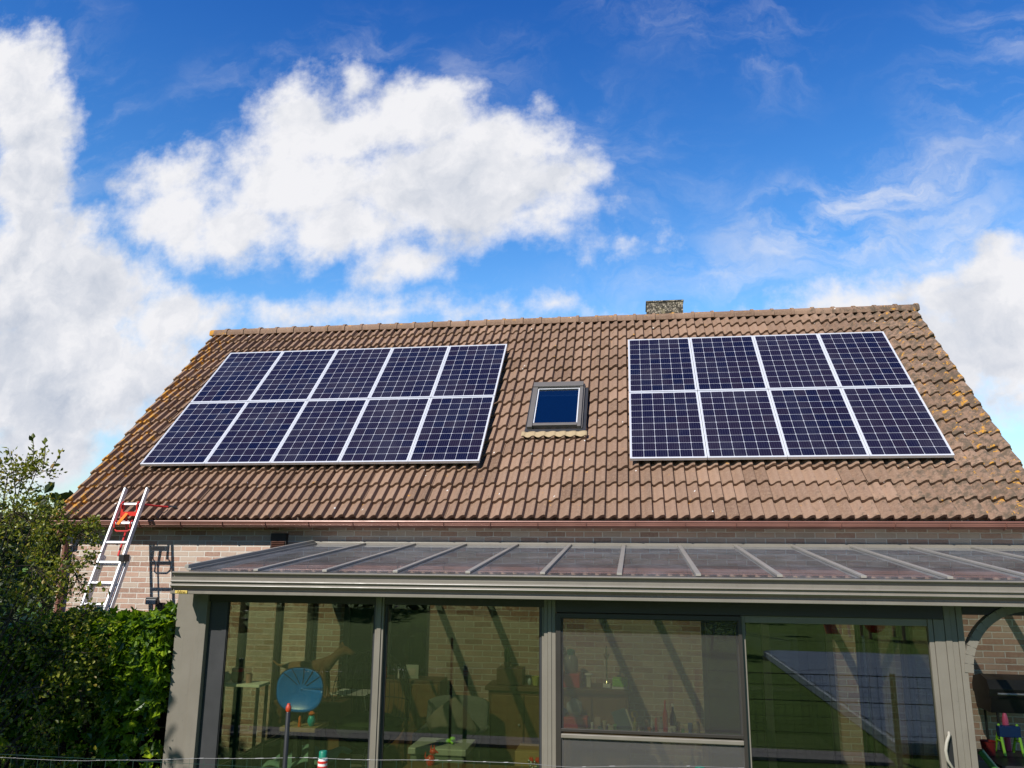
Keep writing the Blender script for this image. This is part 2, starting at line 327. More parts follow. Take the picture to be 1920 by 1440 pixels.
# ------------------------------------------------------------------ mesh helpers
G = -3.85                                               # garden ground
class MB:
    def __init__(s): s.V = []; s.F = []
    def add(s, vs, fs):
        b = len(s.V); s.V += [tuple(v) for v in vs]; s.F += [tuple(i + b for i in f) for f in fs]; return s
    def box(s, x0, x1, y0, y1, z0, z1):
        v = [(x, y, z) for z in (z0, z1) for y in (y0, y1) for x in (x0, x1)]
        return s.add(v, [(0, 2, 3, 1), (4, 5, 7, 6), (0, 1, 5, 4), (2, 6, 7, 3), (0, 4, 6, 2), (1, 3, 7, 5)])
    def bar(s, p, q, a, b, up=(0, 0, 1)):
        p = Vector(p); q = Vector(q); d = (q - p).normalized(); u = Vector(up)
        if abs(d.dot(u)) > .98: u = Vector((0, 1, 0))
        r = d.cross(u).normalized(); u = r.cross(d)
        v = [o + r * (sx * a / 2) + u * (sy * b / 2) for o in (p, q) for sy in (-1, 1) for sx in (-1, 1)]
        return s.add(v, [(0, 1, 3, 2), (4, 6, 7, 5), (0, 4, 5, 1), (2, 3, 7, 6), (0, 2, 6, 4), (1, 5, 7, 3)])
    def tube(s, pts, r, n=8, cap=True):
        pts = [Vector(p) for p in pts]; rs = r if isinstance(r, (list, tuple)) else [r] * len(pts)
        vs = []; fs = []; prev = None
        for i, p in enumerate(pts):
            d = (pts[min(i + 1, len(pts) - 1)] - pts[max(i - 1, 0)]).normalized()
            u = prev if prev is not None else (Vector((0, 0, 1)) if abs(d.z) < .9 else Vector((1, 0, 0)))
            a = d.cross(u)
            if a.length < 1e-4: a = d.cross(Vector((0, 1, 0)))
            a.normalize(); b = a.cross(d).normalized(); prev = b
            for k in range(n):
                t = 2 * math.pi * k / n; vs.append(p + (a * math.cos(t) + b * math.sin(t)) * rs[i])
        for i in range(len(pts) - 1):
            for k in range(n):
                k2 = (k + 1) % n; fs.append((i * n + k, i * n + k2, (i + 1) * n + k2, (i + 1) * n + k))
        if cap: fs.append(tuple(range(n))[::-1]); fs.append(tuple((len(pts) - 1) * n + k for k in range(n)))
        return s.add(vs, fs)
    def lathe(s, c, prof, n=16, ax=None):
        vs = []; fs = []
        R = Vector(ax).to_track_quat('Z', 'Y').to_matrix() if ax else Matrix.Identity(3)
        for (r, z) in prof:
            for k in range(n):
                t = 2 * math.pi * k / n; vs.append(Vector(c) + R @ Vector((r * math.cos(t), r * math.sin(t), z)))
        for i in range(len(prof) - 1):
            for k in range(n):
                k2 = (k + 1) % n; fs.append((i * n + k, i * n + k2, (i + 1) * n + k2, (i + 1) * n + k))
        fs.append(tuple(range(n))[::-1]); fs.append(tuple((len(prof) - 1) * n + k for k in range(n)))
        return s.add(vs, fs)
    def ell(s, c, rx, ry, rz, n=14, mrows=9, warp=0.):
        vs = []; fs = []
        for i in range(mrows + 1):
            th = math.pi * i / mrows
            for k in range(n):
                t = 2 * math.pi * k / n; k_ = 1 + (random.uniform(-warp, warp) if warp else 0)
                vs.append((c[0] + rx * math.sin(th) * math.cos(t) * k_, c[1] + ry * math.sin(th) * math.sin(t) * k_, c[2] + rz * math.cos(th) * k_))
        for i in range(mrows):
            for k in range(n):
                k2 = (k + 1) % n; fs.append((i * n + k, (i + 1) * n + k, (i + 1) * n + k2, i * n + k2))
        return s.add(vs, fs)
    def prism(s, poly, x0, x1):                         # closed (y, z) outline pulled along x
        n = len(poly); v = [(x0, y, z) for y, z in poly] + [(x1, y, z) for y, z in poly]
        return s.add(v, [tuple(range(n))[::-1], tuple(range(n, 2 * n))] + [(i, (i + 1) % n, n + (i + 1) % n, n + i) for i in range(n)])
    def grid(s, fn, nu, nv):
        vs = [fn(i / nu, j / nv) for j in range(nv + 1) for i in range(nu + 1)]
        return s.add(vs, [(j * (nu + 1) + i, j * (nu + 1) + i + 1, (j + 1) * (nu + 1) + i + 1, (j + 1) * (nu + 1) + i) for j in range(nv) for i in range(nu)])
    def build(s, name, mat, parent=None, smooth=False, local=False, bevel=0.):
        me = bpy.data.meshes.new(name)
        off = Vector((0, 0, 0))
        if parent is not None and not local:
            r = parent
            while r.parent is not None: r = r.parent
            off = r.location
        me.from_pydata([(v[0] - off[0], v[1] - off[1], v[2] - off[2]) for v in s.V], [], s.F); me.validate(); me.update()
        me.materials.append(mat)
        if smooth:
            me.polygons.foreach_set('use_smooth', [True] * len(me.polygons))
            try: me.set_sharp_from_angle(angle=rad(40))
            except Exception: pass
        o = bpy.data.objects.new(name, me); C.objects.link(o)
        if parent is not None: o.parent = parent
        if bevel:
            b = o.modifiers.new('bevel', 'BEVEL'); b.width = bevel; b.segments = 2; b.limit_method = 'ANGLE'; b.angle_limit = rad(40)
        return o
def tag(o, label=None, cat=None, group=None, kind=None):
    for k, v in (('label', label), ('category', cat), ('group', group), ('kind', kind)):
        if v: o[k] = v
    return o
def thing(name, label, cat, loc, group=None):
    o = bpy.data.objects.new(name, None); C.objects.link(o); o.location = loc; o.empty_display_size = .1
    return tag(o, label, cat, group)
def copy_tree(o, parent=None):
    c = o.copy(); C.objects.link(c); c.parent = parent
    for ch in [k for k in bpy.data.objects if k.parent == o]: copy_tree(ch, c)
    return c
def npmesh(name, V, F, mat, tint=None, parent=None, smooth=False):
    """V (n,3), F (m,k) arrays; tint per vertex"""
    me = bpy.data.meshes.new(name); V = np.asarray(V, float)
    if parent is not None:
        r = parent
        while r.parent is not None: r = r.parent
        V = V - np.array(r.location)
    me.from_pydata(V.tolist(), [], F.tolist()); me.update()
    if tint is not None:
        a = me.attributes.new('tint', 'FLOAT', 'POINT'); a.data.foreach_set('value', np.asarray(tint, np.float32))
    me.materials.append(mat)
    if smooth: me.polygons.foreach_set('use_smooth', [True] * len(me.polygons))
    o = bpy.data.objects.new(name, me); C.objects.link(o)
    if parent is not None: o.parent = parent
    return o

# ------------------------------------------------------------------ setting: ground
gm = MB(); gm.grid(lambda u, v: ((u - .5) * 1600, (v - .5) * 1600, G - .01), 8, 8)
tag(gm.build('lawn', lawn_mat()), kind='structure')
pm = MB(); pm.box(-6, 10.4, -7.95, -7.42, G - .02, G + .03)
tag(pm.build('path', M('concrete_paving', (.27, .25, .24), .85, 0, .3, .15, 5., .4)), kind='structure')

# ------------------------------------------------------------------ the house
TH = rad(44.75); ct, sn = math.cos(TH), math.sin(TH)
def RP(u, v, n): return (u, v * ct - n * sn, v * sn + n * ct)
HX0, HX1 = -.72, 11.9; WY = -.5; RIDGE_V = 4.30
house = thing('brick_house', 'brick house with steep brown tiled roof carrying solar panels', 'house', (5.6, -.5, G))
wall = MB()
def wbox(x0, x1, z0, z1): wall.box(x0, x1, WY, WY + .3, z0, z1)
ZT = -.78; LZ = -1.72
for a, b in ((HX0, 3.407), (4.59, 7.957), (9.491, 9.72), (10.36, HX1)): wbox(a, b, G, LZ)
wbox(HX0, HX1, LZ, ZT)
RY, RZ = RP(0, RIDGE_V, -.2)[1:]
YB = 2 * RY + .5
wall.box(HX0, HX1, YB - .3, YB, G, ZT)
for x0, x1 in ((HX0, HX0 + .3), (HX1 - .3, HX1)):
    wall.prism([(WY + .3, G), (YB - .3, G), (YB - .3, ZT), (RY, RZ - .22), (WY + .3, ZT)], x0, x1)
wall.build('wall', BRICK, house)
MB().box(HX0 + .3, HX1 - .3, WY + .3, YB - .3, G, G + .04).build('floor', M('dark_floor', (.10, .085, .07), .6), house)
# tile sheet: 16 courses of interlocking waves
def roof_tiles():
    WV = .1482; NW = 87; U0 = -.855; NC = 16; GA = .331; V0 = -1.012; NB = -.188
    s = np.array([0, .10, .20, .31, .42, .53, .64, .73, .80, .85, .89, .93, .97])
    def prof(q):
        q = np.mod(q, 1.0)
        up = .5 - .5 * np.cos(np.pi * np.clip((q - .05) / .60, 0, 1)); dn = .5 + .5 * np.cos(np.pi * np.clip((q - .80) / .13, 0, 1))
        return .056 * np.where(q < .8, up, dn)
    Vs = []; Fs = []; Ts = []; base = 0
    for r in range(NC):
        v0 = V0 + GA * r; wear = rng.uniform(.2, .8)
        nt_ = 44
        for k in range(nt_):
            q0 = k * 2.0; q1 = min(k * 2 + 2.0, NW)
            if q1 <= q0: continue
            nw = int(round(q1 - q0)); ss = np.concatenate([s + i for i in range(nw)] + [[nw]]) if True else s
            us = U0 + WV * (q0 + ss); hs_ = prof(ss)
            uc, vc = us.mean(), v0 + GA / 2
            if 5.68 < uc < 6.47 and .95 < vc < 1.85 and us.min() > 5.6 and us.max() < 6.62: continue
            dn_ = rng.normal(0, .0036); dv = rng.normal(0, .006); tilt = rng.normal(0, .005); lift = .049
            tn = float(np.clip(rng.normal(.5, .22), 0, 1))
            rows = [(v0 + .035, NB + lift - .055 - .006), (v0, NB + lift - .047), (v0 - .002, NB + lift - .006), (v0 + .006, NB + lift), (v0 + GA * .5, NB + lift * .5), (v0 + GA + .02, NB - .002)]
            m_ = len(us); pts = []
            for j, (vv, nn) in enumerate(rows):
                nloc = nn + hs_ * (1. if j > 1 else .96) + dn_ + tilt * (ss / nw - .5)
                vv_ = np.full(m_, vv + dv)
                pts.append(np.stack([us, vv_ * ct - nloc * sn, vv_ * sn + nloc * ct], 1))
            pts = np.concatenate(pts); Vs.append(pts)
            tt = np.full(len(pts), tn); Ts.append(tt)
            idx = np.arange(m_ - 1); nr = len(rows)
            for j in range(nr - 1):
                a = base + j * m_ + idx
                Fs.append(np.stack([a, a + 1, a + m_ + 1, a + m_], 1))
            base += len(pts)
    return np.concatenate(Vs), np.concatenate(Fs), np.concatenate(Ts)
V_, F_, T_ = roof_tiles()
# far slope, underlay and eave board in the same part
ex = MB()
def back(u, v): x = -.855 + 12.9 * u; t = v; return (x, RY + (YB + .25 - RY) * t, RZ - (RZ + .95) * t + .02)
ex.grid(back, 40, 8)
eb = len(V_); V_ = np.concatenate([V_, np.array(ex.V)]); F_ = np.concatenate([F_, np.array(ex.F) + eb]); T_ = np.concatenate([T_, np.full(len(ex.V), .4)])
roof = npmesh('roof', V_, F_, TILE, T_, house, True)
try: roof.data.set_sharp_from_angle(angle=rad(50))
except Exception: pass
ul = MB(); ul.add([RP(-.80, -.92, -.21), RP(11.98, -.92, -.21), RP(11.98, 4.3, -.21), RP(-.80, 4.3, -.21)], [(0, 1, 2, 3)])
ul2 = ul.build('underlay', BLACK, roof)
# a hole in the underlay is not needed: the roof window sits above it
rt = MB(); nrt = 38; L = 12.93 / nrt
for i in range(nrt):
    x0 = -.885 + i * L; x1 = x0 + L + .02; dz = random.uniform(-.005, .005); ry = RY
    for (xa, xb, g_) in ((x0, x1 - .045, 0.), (x1 - .05, x1, .017)):
        prof_ = []
        for k in range(9):
            a = math.pi * (k / 8) ; prof_.append((ry - math.cos(a) * (.125 + g_), RZ + .045 + dz + math.sin(a) * (.085 + g_)))
        prof_ = [(prof_[0][0], prof_[0][1] - .05)] + prof_ + [(prof_[-1][0], prof_[-1][1] - .05)]
        rt.prism(prof_, xa, xb)
ro = rt.build('ridge_tile', TILE, roof, True)
at_ = ro.data.attributes.new('tint', 'FLOAT', 'POINT'); at_.data.foreach_set('value', np.repeat(rng.uniform(.1, .8, len(ro.data.vertices) // 22 + 1), 22)[:len(ro.data.vertices)].astype(np.float32))
for x0, x1 in ((-.852, -.80), (11.98, 12.035)):
    a = [RP(0, -1.0, -.265), RP(0, 4.28, -.265), RP(0, 4.28, -.172), RP(0, -1.0, -.172)]
    vg = MB(); vg.prism([(p[1], p[2]) for p in a], x0, x1)
    vg.build('verge', M('verge_mortar', (.10, .08, .06), .9, 0, .2, .3, 20.), roof)
ch = MB(); ch.box(7.50, 8.14, 3.18, 3.75, 2.7, 3.24); ch.box(7.485, 8.155, 3.165, 3.765, 3.24, 3.262)
ch.build('chimney', pebble_mat(), roof)
# eaves gutter: half round, hung under the tile ends
gp = []; GY, GZ, GR = -.705, -.868, .078
for k in range(13): a = math.pi + math.pi * k / 12; gp.append((GY + GR * math.cos(a), GZ + GR * math.sin(a)))
for k in range(13): a = 2 * math.pi - math.pi * k / 12; gp.append((GY + (GR - .006) * math.cos(a), GZ + (GR - .006) * math.sin(a)))
gu = MB(); gu.prism(gp, -.80, 12.05)
gu.tube([(-.80, GY - GR, GZ), (12.05, GY - GR, GZ)], .010, 8); gu.tube([(-.80, GY - GR * .78, GZ - GR * .60), (12.05, GY - GR * .78, GZ - GR * .60)], .005, 6)
gut = gu.build('gutter', COPPER, house, True)
for i in range(22):
    gb = MB(); x = -.6 + i * .6
    for k in range(8):
        a0 = math.pi + math.pi * .62 * k / 8; a1 = math.pi + math.pi * .62 * (k + 1) / 8
        gb.bar((x, GY + (GR + .002) * math.cos(a0), GZ + (GR + .002) * math.sin(a0)), (x, GY + (GR + .002) * math.cos(a1), GZ + (GR + .002) * math.sin(a1)), .022, .003, (1, 0, 0))
    gb.build('gutter_bracket', COPPER, gut)
so = MB(); so.box(-.78, 12.0, -.6, WY, -.90, -.86); so.build('soffit', M('dark_soffit', (.09, .06, .05), .7), house)
dp = MB(); dp.tube([(-.61, GY, GZ - .07), (-.61, GY, GZ - .16), (-.61, -.56, GZ - .32), (-.61, -.56, G)], .042, 12); dp.build('downpipe', COPPER, house, True)
vt = MB(); vt.box(2.393, 2.611, -.56, WY, -1.214, -1.015)
vent = vt.build('wall_vent', M('brown_black_vent', (.022, .014, .012), .5), house)
sl = MB()
for i in range(4): sl.bar((2.41, -.568, -1.195 + i * .022), (2.594, -.568, -1.195 + i * .022), .022, .007, (0, -.6, .8))
sl.build('louvre', M('brown_louvre', (.07, .028, .018), .5), vent)
# patio door openings of the house behind the conservatory
for (a, b) in ((3.407, 4.59), (7.957, 9.491), (9.72, 10.36)):
    f = MB(); f.box(a, a + .07, -.38, -.30, G, LZ); f.box(b - .07, b, -.38, -.30, G, LZ); f.box(a + .07, b - .07, -.38, -.30, LZ - .08, LZ); f.box(a + .07, b - .07, -.38, -.30, G, G + .1)
    if b - a > 1: f.box((a + b) / 2 - .045, (a + b) / 2 + .045, -.38, -.30, G + .1, LZ - .08)
    fr = f.build('patio_door', ANTH, house)
    MB().box(a + .07, b - .07, -.345, -.333, G + .1, LZ - .08).build('pane', GLASSD, fr)
# roof window
rw = MB(); U0, U1, S0, S1 = 5.672, 6.478, .835, 2.03
def rbox(mb, u0, u1, v0, v1, n0, n1):
    v = [RP(u, vv, n) for n in (n0, n1) for vv in (v0, v1) for u in (u0, u1)]
    return mb.add(v, [(0, 2, 3, 1), (4, 5, 7, 6), (0, 1, 5, 4), (2, 6, 7, 3), (0, 4, 6, 2), (1, 3, 7, 5)])
RWG = M('roof_window_cladding', (.135, .122, .11), .42, 0, .5, .08)
rbox(rw, U0, U0 + .075, S0, S1 - .13, -.19, -.025); rbox(rw, U1 - .075, U1 - .022, S0, S1 - .13, -.19, -.025)
rbox(rw, U0, U1 - .022, S1 - .125, S1, -.19, -.012); rbox(rw, U0 + .078, U1 - .078, S0 + .045, S0 + .105, -.19, -.035)
rbox(rw, U1 - .022, U1, S0, S1, -.19, -.06)
win = rw.build('roof_window', RWG, house, bevel=.004)
wr = MB(); rbox(wr, U0 + .078, U0 + .094, S0 + .108, S1 - .155, -.10, -.045); rbox(wr, U1 - .094, U1 - .078, S0 + .108, S1 - .155, -.10, -.045)
rbox(wr, U0 + .078, U1 - .078, S1 - .153, S1 - .138, -.10, -.05)
wr.build('sash', ALU, win)
wp = MB(); rbox(wp, U0 + .095, U1 - .095, S0 + .108, S1 - .155, -.066, -.058)
wp.build('pane', GLASSK, win)
wb = MB(); rbox(wb, U0 + .095, U1 - .095, S1 - .27, S1 - .155, -.10, -.09); wb.build('blind', M('brown_blind', (.16, .09, .04), .8), win)
wl = MB(); rbox(wl, U0 + .095, U1 - .095, S1 - .30, S1 - .28, -.10, -.085); wl.build('blind_bar', WHITE, win)
wd = MB(); rbox(wd, U0 + .1, U1 - .1, S0 + .1, S1 - .17, -.19, -.16); wd.build('dark_room_slab', M('room_dark', (.02, .03, .05), .8), win)  # dark slab stands in for the unlit room under the pane
dkf = MB(); rbox(dkf, U0 - .035, U0 - .002, S0 - .06, S1 - .02, -.19, -.095); rbox(dkf, U1 + .002, U1 + .05, S0 - .06, S1 - .02, -.19, -.092); rbox(dkf, U0 - .035, U1 + .05, S0 - .07, S0 - .003, -.19, -.075)
dkf.build('flashing', M('lead_flashing', (.028, .028, .03), .5), win)
def apron(u, v):
    x = 5.60 + .95 * u; q = ((x + .855) / .1482) % 1.0
    h = .5 - .5 * math.cos(math.pi * min(max((q - .05) / .6, 0), 1)) if q < .8 else .5 + .5 * math.cos(math.pi * min((q - .8) / .15, 1))
    vv = S0 - .065 - v * (.115 + .018 * math.sin(x * 41)); return RP(x, vv, -.165 + .078 + .012 * h + .006 * (1 - v))
ap = MB(); ap.grid(apron, 90, 4); ao = ap.build('apron', M('yellowed_lead_apron', (.40, .30, .175), .7, 0, .3, .15, 20.), win, True)
sm = ao.modifiers.new('thick', 'SOLIDIFY'); sm.thickness = .004

# ------------------------------------------------------------------ solar panels
PW, PH = 1.012, 1.630
def make_panel():
    t = thing('solar_panel', 'x', 'solar panel', (0, 0, 0), 'solar panels on the roof'); t.rotation_euler = (TH, 0, 0)
    f = MB(); e = .013; e2 = .015
    f.box(0, PW, 0, e2, -.04, 0); f.box(0, PW, PH - e2, PH, -.04, 0); f.box(0, e, e2, PH - e2, -.04, 0); f.box(PW - e, PW, e2, PH - e2, -.04, 0)
    f.build('frame', ALU, t, local=True)
    c = MB(); c.box(e, PW - e, e2, PH - e2, -.012, -.003); c.build('cell_sheet', CELL, t, local=True)
    for y in (.35, 1.28): MB().box(.01, PW - .01, y - .02, y + .02, -.10, -.041).build('mounting_rail', ANTH, t, local=True)
    return t
proto = make_panel(); first = True
ordn = ['first', 'second', 'third', 'fourth', 'fifth']
for arr, (u0, v0, ncol, nm) in enumerate(((0, 0, 5, 'ten-panel block'), (7.154, .017, 4, 'eight-panel block'))):
    for row in range(2):
        for c_ in range(ncol):
            o = proto if first else copy_tree(proto); first = False
            o.location = RP(u0 + c_ * 1.02, v0 + row * 1.645, 0)
            o['label'] = 'solar panel in the %s row of the %s, %s from its left edge' % ('upper' if row else 'lower', nm, ordn[c_])

# ------------------------------------------------------------------ conservatory
YF = -3.60; YP = -3.33
cons = thing('conservatory', 'taupe aluminium lean-to conservatory with glass roof and sliding doors', 'conservatory', (6.5, -2, G))
RX = [3.036 + .6705 * k for k in range(15)]
def rz(y): return -1.143 + (y + .5) * (.318 / 3.1)
wpl = MB(); wpl.box(3.0, RX[-1] + .03, -.56, WY - .002, -1.175, -1.115); wpl.box(3.0, RX[-1] + .03, -.60, -.562, -1.165, -1.128)
wpl.build('wall_plate', TAUPE, cons, bevel=.003)
for k, x in enumerate(RX):
    r = MB(); ww = .045
    y0, y1 = -.605, YF - .02
    r.prism([(y0, rz(y0) + .018), (y1, rz(y1) + .018), (y1, rz(y1) - .002), (y0, rz(y0) - .002)], x - ww / 2, x + ww / 2)
    y1b = YF + .12
    r.prism([(y0, rz(y0) - .014), (y1b, rz(y1b) - .014), (y1b, rz(y1b) - .11), (y0, rz(y0) - .11)], x - .022, x + .022)
    if k == 0: r.prism([(y0, rz(y0) + .05), (y1, rz(y1) + .05), (y1, rz(y1) + .018), (y0, rz(y0) + .018)], x - ww / 2 - .02, x - .004)
    r.build('rafter', M('pale_taupe_aluminium', (.29, .27, .235), .4, 0, .5, .08, 3.), cons, bevel=.002)
for k in range(len(RX) - 1):
    g_ = MB(); y0, y1 = -.60, YF - .015; a, b = RX[k] + .001, RX[k + 1] - .001
    g_.prism([(y0, rz(y0) - .003), (y1, rz(y1) - .003), (y1, rz(y1) - .013), (y0, rz(y0) - .013)], a, b)
    g_.build('roof_pane', GLASSR, cons)
# front gutter: ribbed fascia
fx0, fx1 = 2.893, RX[-1] + .03
prof_ = [(-3.45, -1.50), (-3.60, -1.488), (-3.635, -1.474), (-3.652, -1.474), (-3.660, -1.479), (-3.660, -1.488), (-3.652, -1.494), (-3.630, -1.497),
         (-3.622, -1.522), (-3.652, -1.525), (-3.652, -1.551), (-3.657, -1.553), (-3.668, -1.557), (-3.671, -1.564), (-3.665, -1.571), (-3.652, -1.574), (-3.652, -1.589),
         (-3.657, -1.591), (-3.668, -1.595), (-3.671, -1.602), (-3.665, -1.610), (-3.640, -1.618), (-3.618, -1.632), (-3.618, -1.649), (-3.655, -1.652), (-3.655, -1.675), (-3.648, -1.679), (-3.45, -1.679)]
gm_ = MB(); gm_.prism(prof_, fx0, fx1)
fas = gm_.build('gutter', TAUPE, cons, True, bevel=.0012)
cap = MB(); cap.box(fx0 - .012, fx0 - .001, -3.63, -3.46, -1.676, -1.50); cap.build('end_cap', TAUPE_SHADED, fas)
bd = MB(); bd.box(2.945, 3.068, -3.664, -3.657, -1.674, -1.648)
bdo = bd.build('badge', M('gold_badge', (.74, .55, .14), .4, .2), fas, bevel=.002)
tc = bpy.data.curves.new('badge_text', 'FONT'); tc.body = 'Veltrae'; tc.size = .030; tc.extrude = .0015; tc.align_x = 'CENTER'
to = bpy.data.objects.new('badge_text', tc); C.objects.link(to)
dg_ = bpy.context.evaluated_depsgraph_get(); tm = bpy.data.meshes.new_from_object(to.evaluated_get(dg_)); bpy.data.objects.remove(to)
to = bpy.data.objects.new('badge_lettering', tm); C.objects.link(to); tm.materials.append(M('badge_letters', (.30, .20, .05), .5))
to.rotation_euler = (math.pi / 2, 0, 0); to.location = Vector((3.007, -3.6655, -1.6685)) - cons.location; to.parent = bdo
ZB = -1.679
# corner post, mullions and right post: stepped profiles so each shows its ribs
def post(x0, x1, steps, name='post', mat=TAUPE, y=YP, z1=ZB, dep=.13):
    mb = MB(); n = len(steps)
    for (a, b, pr) in steps: mb.box(x0 + (x1 - x0) * a + .001, x0 + (x1 - x0) * b - .001, y - pr, y + dep, G, z1)
    return mb.build(name, mat, cons, bevel=.0025)
post(2.785, 3.11, [(0, .68, .0), (.68, 1, .02)])
post(4.786, 4.869, [(0, .25, .0), (.25, .75, .012), (.75, 1, .0)], dep=.07)
post(6.345, 6.476, [(0, .18, -.03), (.18, .45, .0), (.45, .72, .012), (.72, 1, .006)], dep=.08)
post(9.752, 9.90, [(0, .34, .012), (.34, .66, .004), (.66, 1, .012)])
hd = MB(); hd.box(3.111, 9.751, YP + .01, YP + .12, -1.76, ZB - .001); hd.box(6.477, 9.751, YP - .012, YP + .009, -1.80, ZB - .001)
hd.build('head_rail', TAUPE_SHADED, cons, bevel=.003)
sill = MB(); sill.box(3.111, 9.751, YP + .0, YP + .12, G, G + .12); sill.build('bottom_rail', TAUPE, cons)
fl = MB(); fl.box(2.79, 10.2, YP + .14, WY - .002, G - .01, G + .02); fl.build('floor', M('grey_floor_tiles', (.20, .19, .18), .5, 0, .5, .2, 3.), cons)
def win_(x0, x1, y, zt, zb, mat, fw=.04, fm=TAUPE_SHADED, name='window', wl=None):
    f = MB(); wl = wl or fw
    f.box(x0, x0 + wl, y - .02, y + .03, zb, zt); f.box(x1 - fw, x1, y - .02, y + .03, zb, zt); f.box(x0 + wl, x1 - fw, y - .02, y + .03, zt - fw, zt); f.box(x0 + wl, x1 - fw, y - .02, y + .03, zb, zb + fw)
    fr = f.build(name, fm, cons, bevel=.002)
    MB().box(x0 + wl - .004, x1 - fw + .004, y, y + .006, zb + fw - .004, zt - fw + .004).build('pane', mat, fr)
    q = MB(); a, b, c, d = x0 + wl, x1 - fw, zb + fw, zt - fw; k = .008
    q.box(a, a + k, y - .010, y - .001, c, d); q.box(b - k, b, y - .010, y - .001, c, d); q.box(a + k, b - k, y - .010, y - .001, d - k, d); q.box(a + k, b - k, y - .010, y - .001, c, c + k)
    q.build('gasket', BLACK, fr)
    return fr
win_(3.112, 4.785, YP + .06, -1.735, G + .121, GLASSW, .022, ANTH, wl=.18)
win_(4.870, 6.344, YP + .06, -1.735, G + .121, GLASSW, .016, ANTH)
win_(6.477, 8.12, YP + .085, -1.801, G + .121, GLASSW, .05, TAUPE_SHADED, 'sliding_door')
sd_ = MB()
sx0, sx1, sy = 8.10, 9.751, YP + .035
sd_.box(sx0, sx0 + .03, sy - .02, sy + .02, G + .121, -1.801); sd_.box(9.626, 9.665, sy - .032, sy + .02, G + .121, -1.801); sd_.box(9.667, sx1, sy - .040, sy + .02, G + .121, -1.801)
sd_.box(sx0 + .03, 9.626, sy - .02, sy + .02, -1.86, -1.801); sd_.box(sx0 + .03, 9.626, sy - .02, sy + .02, G + .121, G + .2)
sdo = sd_.build('sliding_door', TAUPE, cons, bevel=.003)
MB().box(sx0 + .026, 9.63, sy - .003, sy + .003, G + .196, -1.856).build('pane', GLASSS, sdo)
hn = MB(); hy = sy - .045
hn.tube([(9.700, hy, -2.69), (9.690, hy - .03, -2.705), (9.660, hy - .045, -2.76), (9.645, hy - .05, -2.82), (9.652, hy - .048, -2.89), (9.685, hy - .035, -2.945), (9.705, hy, -2.965)], [.010, .011, .012, .012, .012, .011, .010], 8)
hn.build('handle', M('cream_handle', (.40, .37, .31), .35), sdo, True)
bk = MB(); bk.box(9.682, 9.718, hy - .006, hy + .006, -2.95, -2.71); bk.build('handle_plate', BLACK, sdo, bevel=.004)
# insect screen in front of the left sliding leaf
ix0, ix1, iy = 6.478, 8.098, YP - .016
fs = MB(); fs.box(ix0, ix0 + .045, iy - .012, iy + .012, G + .121, -1.806); fs.box(ix1 - .03, ix1, iy - .014, iy + .012, G + .121, -1.806)
fs.box(ix0 + .045, ix1 - .03, iy - .012, iy + .012, -1.845, -1.806)
fs.box(ix0 + .045, ix1 - .03, iy - .012, iy + .012, -2.800, -2.775); fs.box(ix0 + .045, ix1 - .03, iy - .012, iy + .012, G + .121, G + .17)
iso = fs.build('insect_screen', TAUPE_SHADED, cons, bevel=.002)
MB().box(ix0 + .045, ix1 - .03, iy - .026, iy + .012, -2.850, -2.815).build('screen_rail', TAUPE, iso, bevel=.006)
gz = MB(); gz.box(ix0 + .04, ix1 - .025, iy - .001, iy + .001, -2.776, -1.844); gz.build('gauze', SCREEN, iso)
MB().box(ix0 + .04, ix1 - .025, iy - .001, iy + .001, G + .169, -2.851).build('gauze', screen_mat(.36, 'dense_mesh'), iso)
# side wall on the left: slim frames, glass, a beige blind panel
lw_ = MB()
for y in (-.56, -1.5, -2.4): lw_.box(2.985, 3.055, y - .035, y + .035, G, rz(y) - .12)
lw_.prism([(-.53, rz(-.53) - .02), (YP + .13, rz(YP + .13) - .02), (YP + .13, rz(YP + .13) - .14), (-.53, rz(-.53) - .14)], 2.985, 3.055)
lw_.box(2.985, 3.055, YP + .13, -.53, G, G + .45)
sw = lw_.build('side_wall', TAUPE_SHADED, cons)
gl_ = MB(); gl_.prism([(-.53, rz(-.53) - .12), (YP + .13, rz(YP + .13) - .12), (YP + .13, G + .45), (-.53, G + .45)], 3.017, 3.023); gl_.build('pane', GLASSS, sw)
rw_ = MB()
for y in (-.56, -1.9): rw_.box(9.82, 9.88, y - .035, y + .035, G, rz(y) - .12)
rw_.prism([(-.53, rz(-.53) - .02), (YP + .13, rz(YP + .13) - .02), (YP + .13, rz(YP + .13) - .14), (-.53, rz(-.53) - .14)], 9.82, 9.88)
rw_.box(9.82, 9.88, YP + .13, -.53, G, G + .3)
sw2 = rw_.build('side_wall', TAUPE_SHADED, cons)
gl_ = MB(); gl_.prism([(-.53, rz(-.53) - .12), (YP + .13, rz(YP + .13) - .12), (YP + .13, G + .3), (-.53, G + .3)], 9.846, 9.852); gl_.build('pane', GLASSS, sw2)
# curved brace of the open bay on the right
bc_ = MB(); pts = []
for k in range(13):
    a = math.pi - (math.pi / 2) * k / 12; pts.append((10.44 + .535 * math.cos(a), YP + .02, -2.22 + .535 * math.sin(a)))
for a, b in zip(pts[:-1], pts[1:]): bc_.bar(a, b, .07, .075, (0, 1, 0))
bc_.build('brace', TAUPE, cons)
bm = MB(); bm.box(9.905, RX[-1], YP, YP + .10, -1.76, ZB - .001); bm.build('beam', TAUPE_SHADED, cons)
bp_ = MB(); bp_.box(RX[-1] - .10, RX[-1], YP, YP + .1, G, -1.761); bp_.build('post', TAUPE, cons)

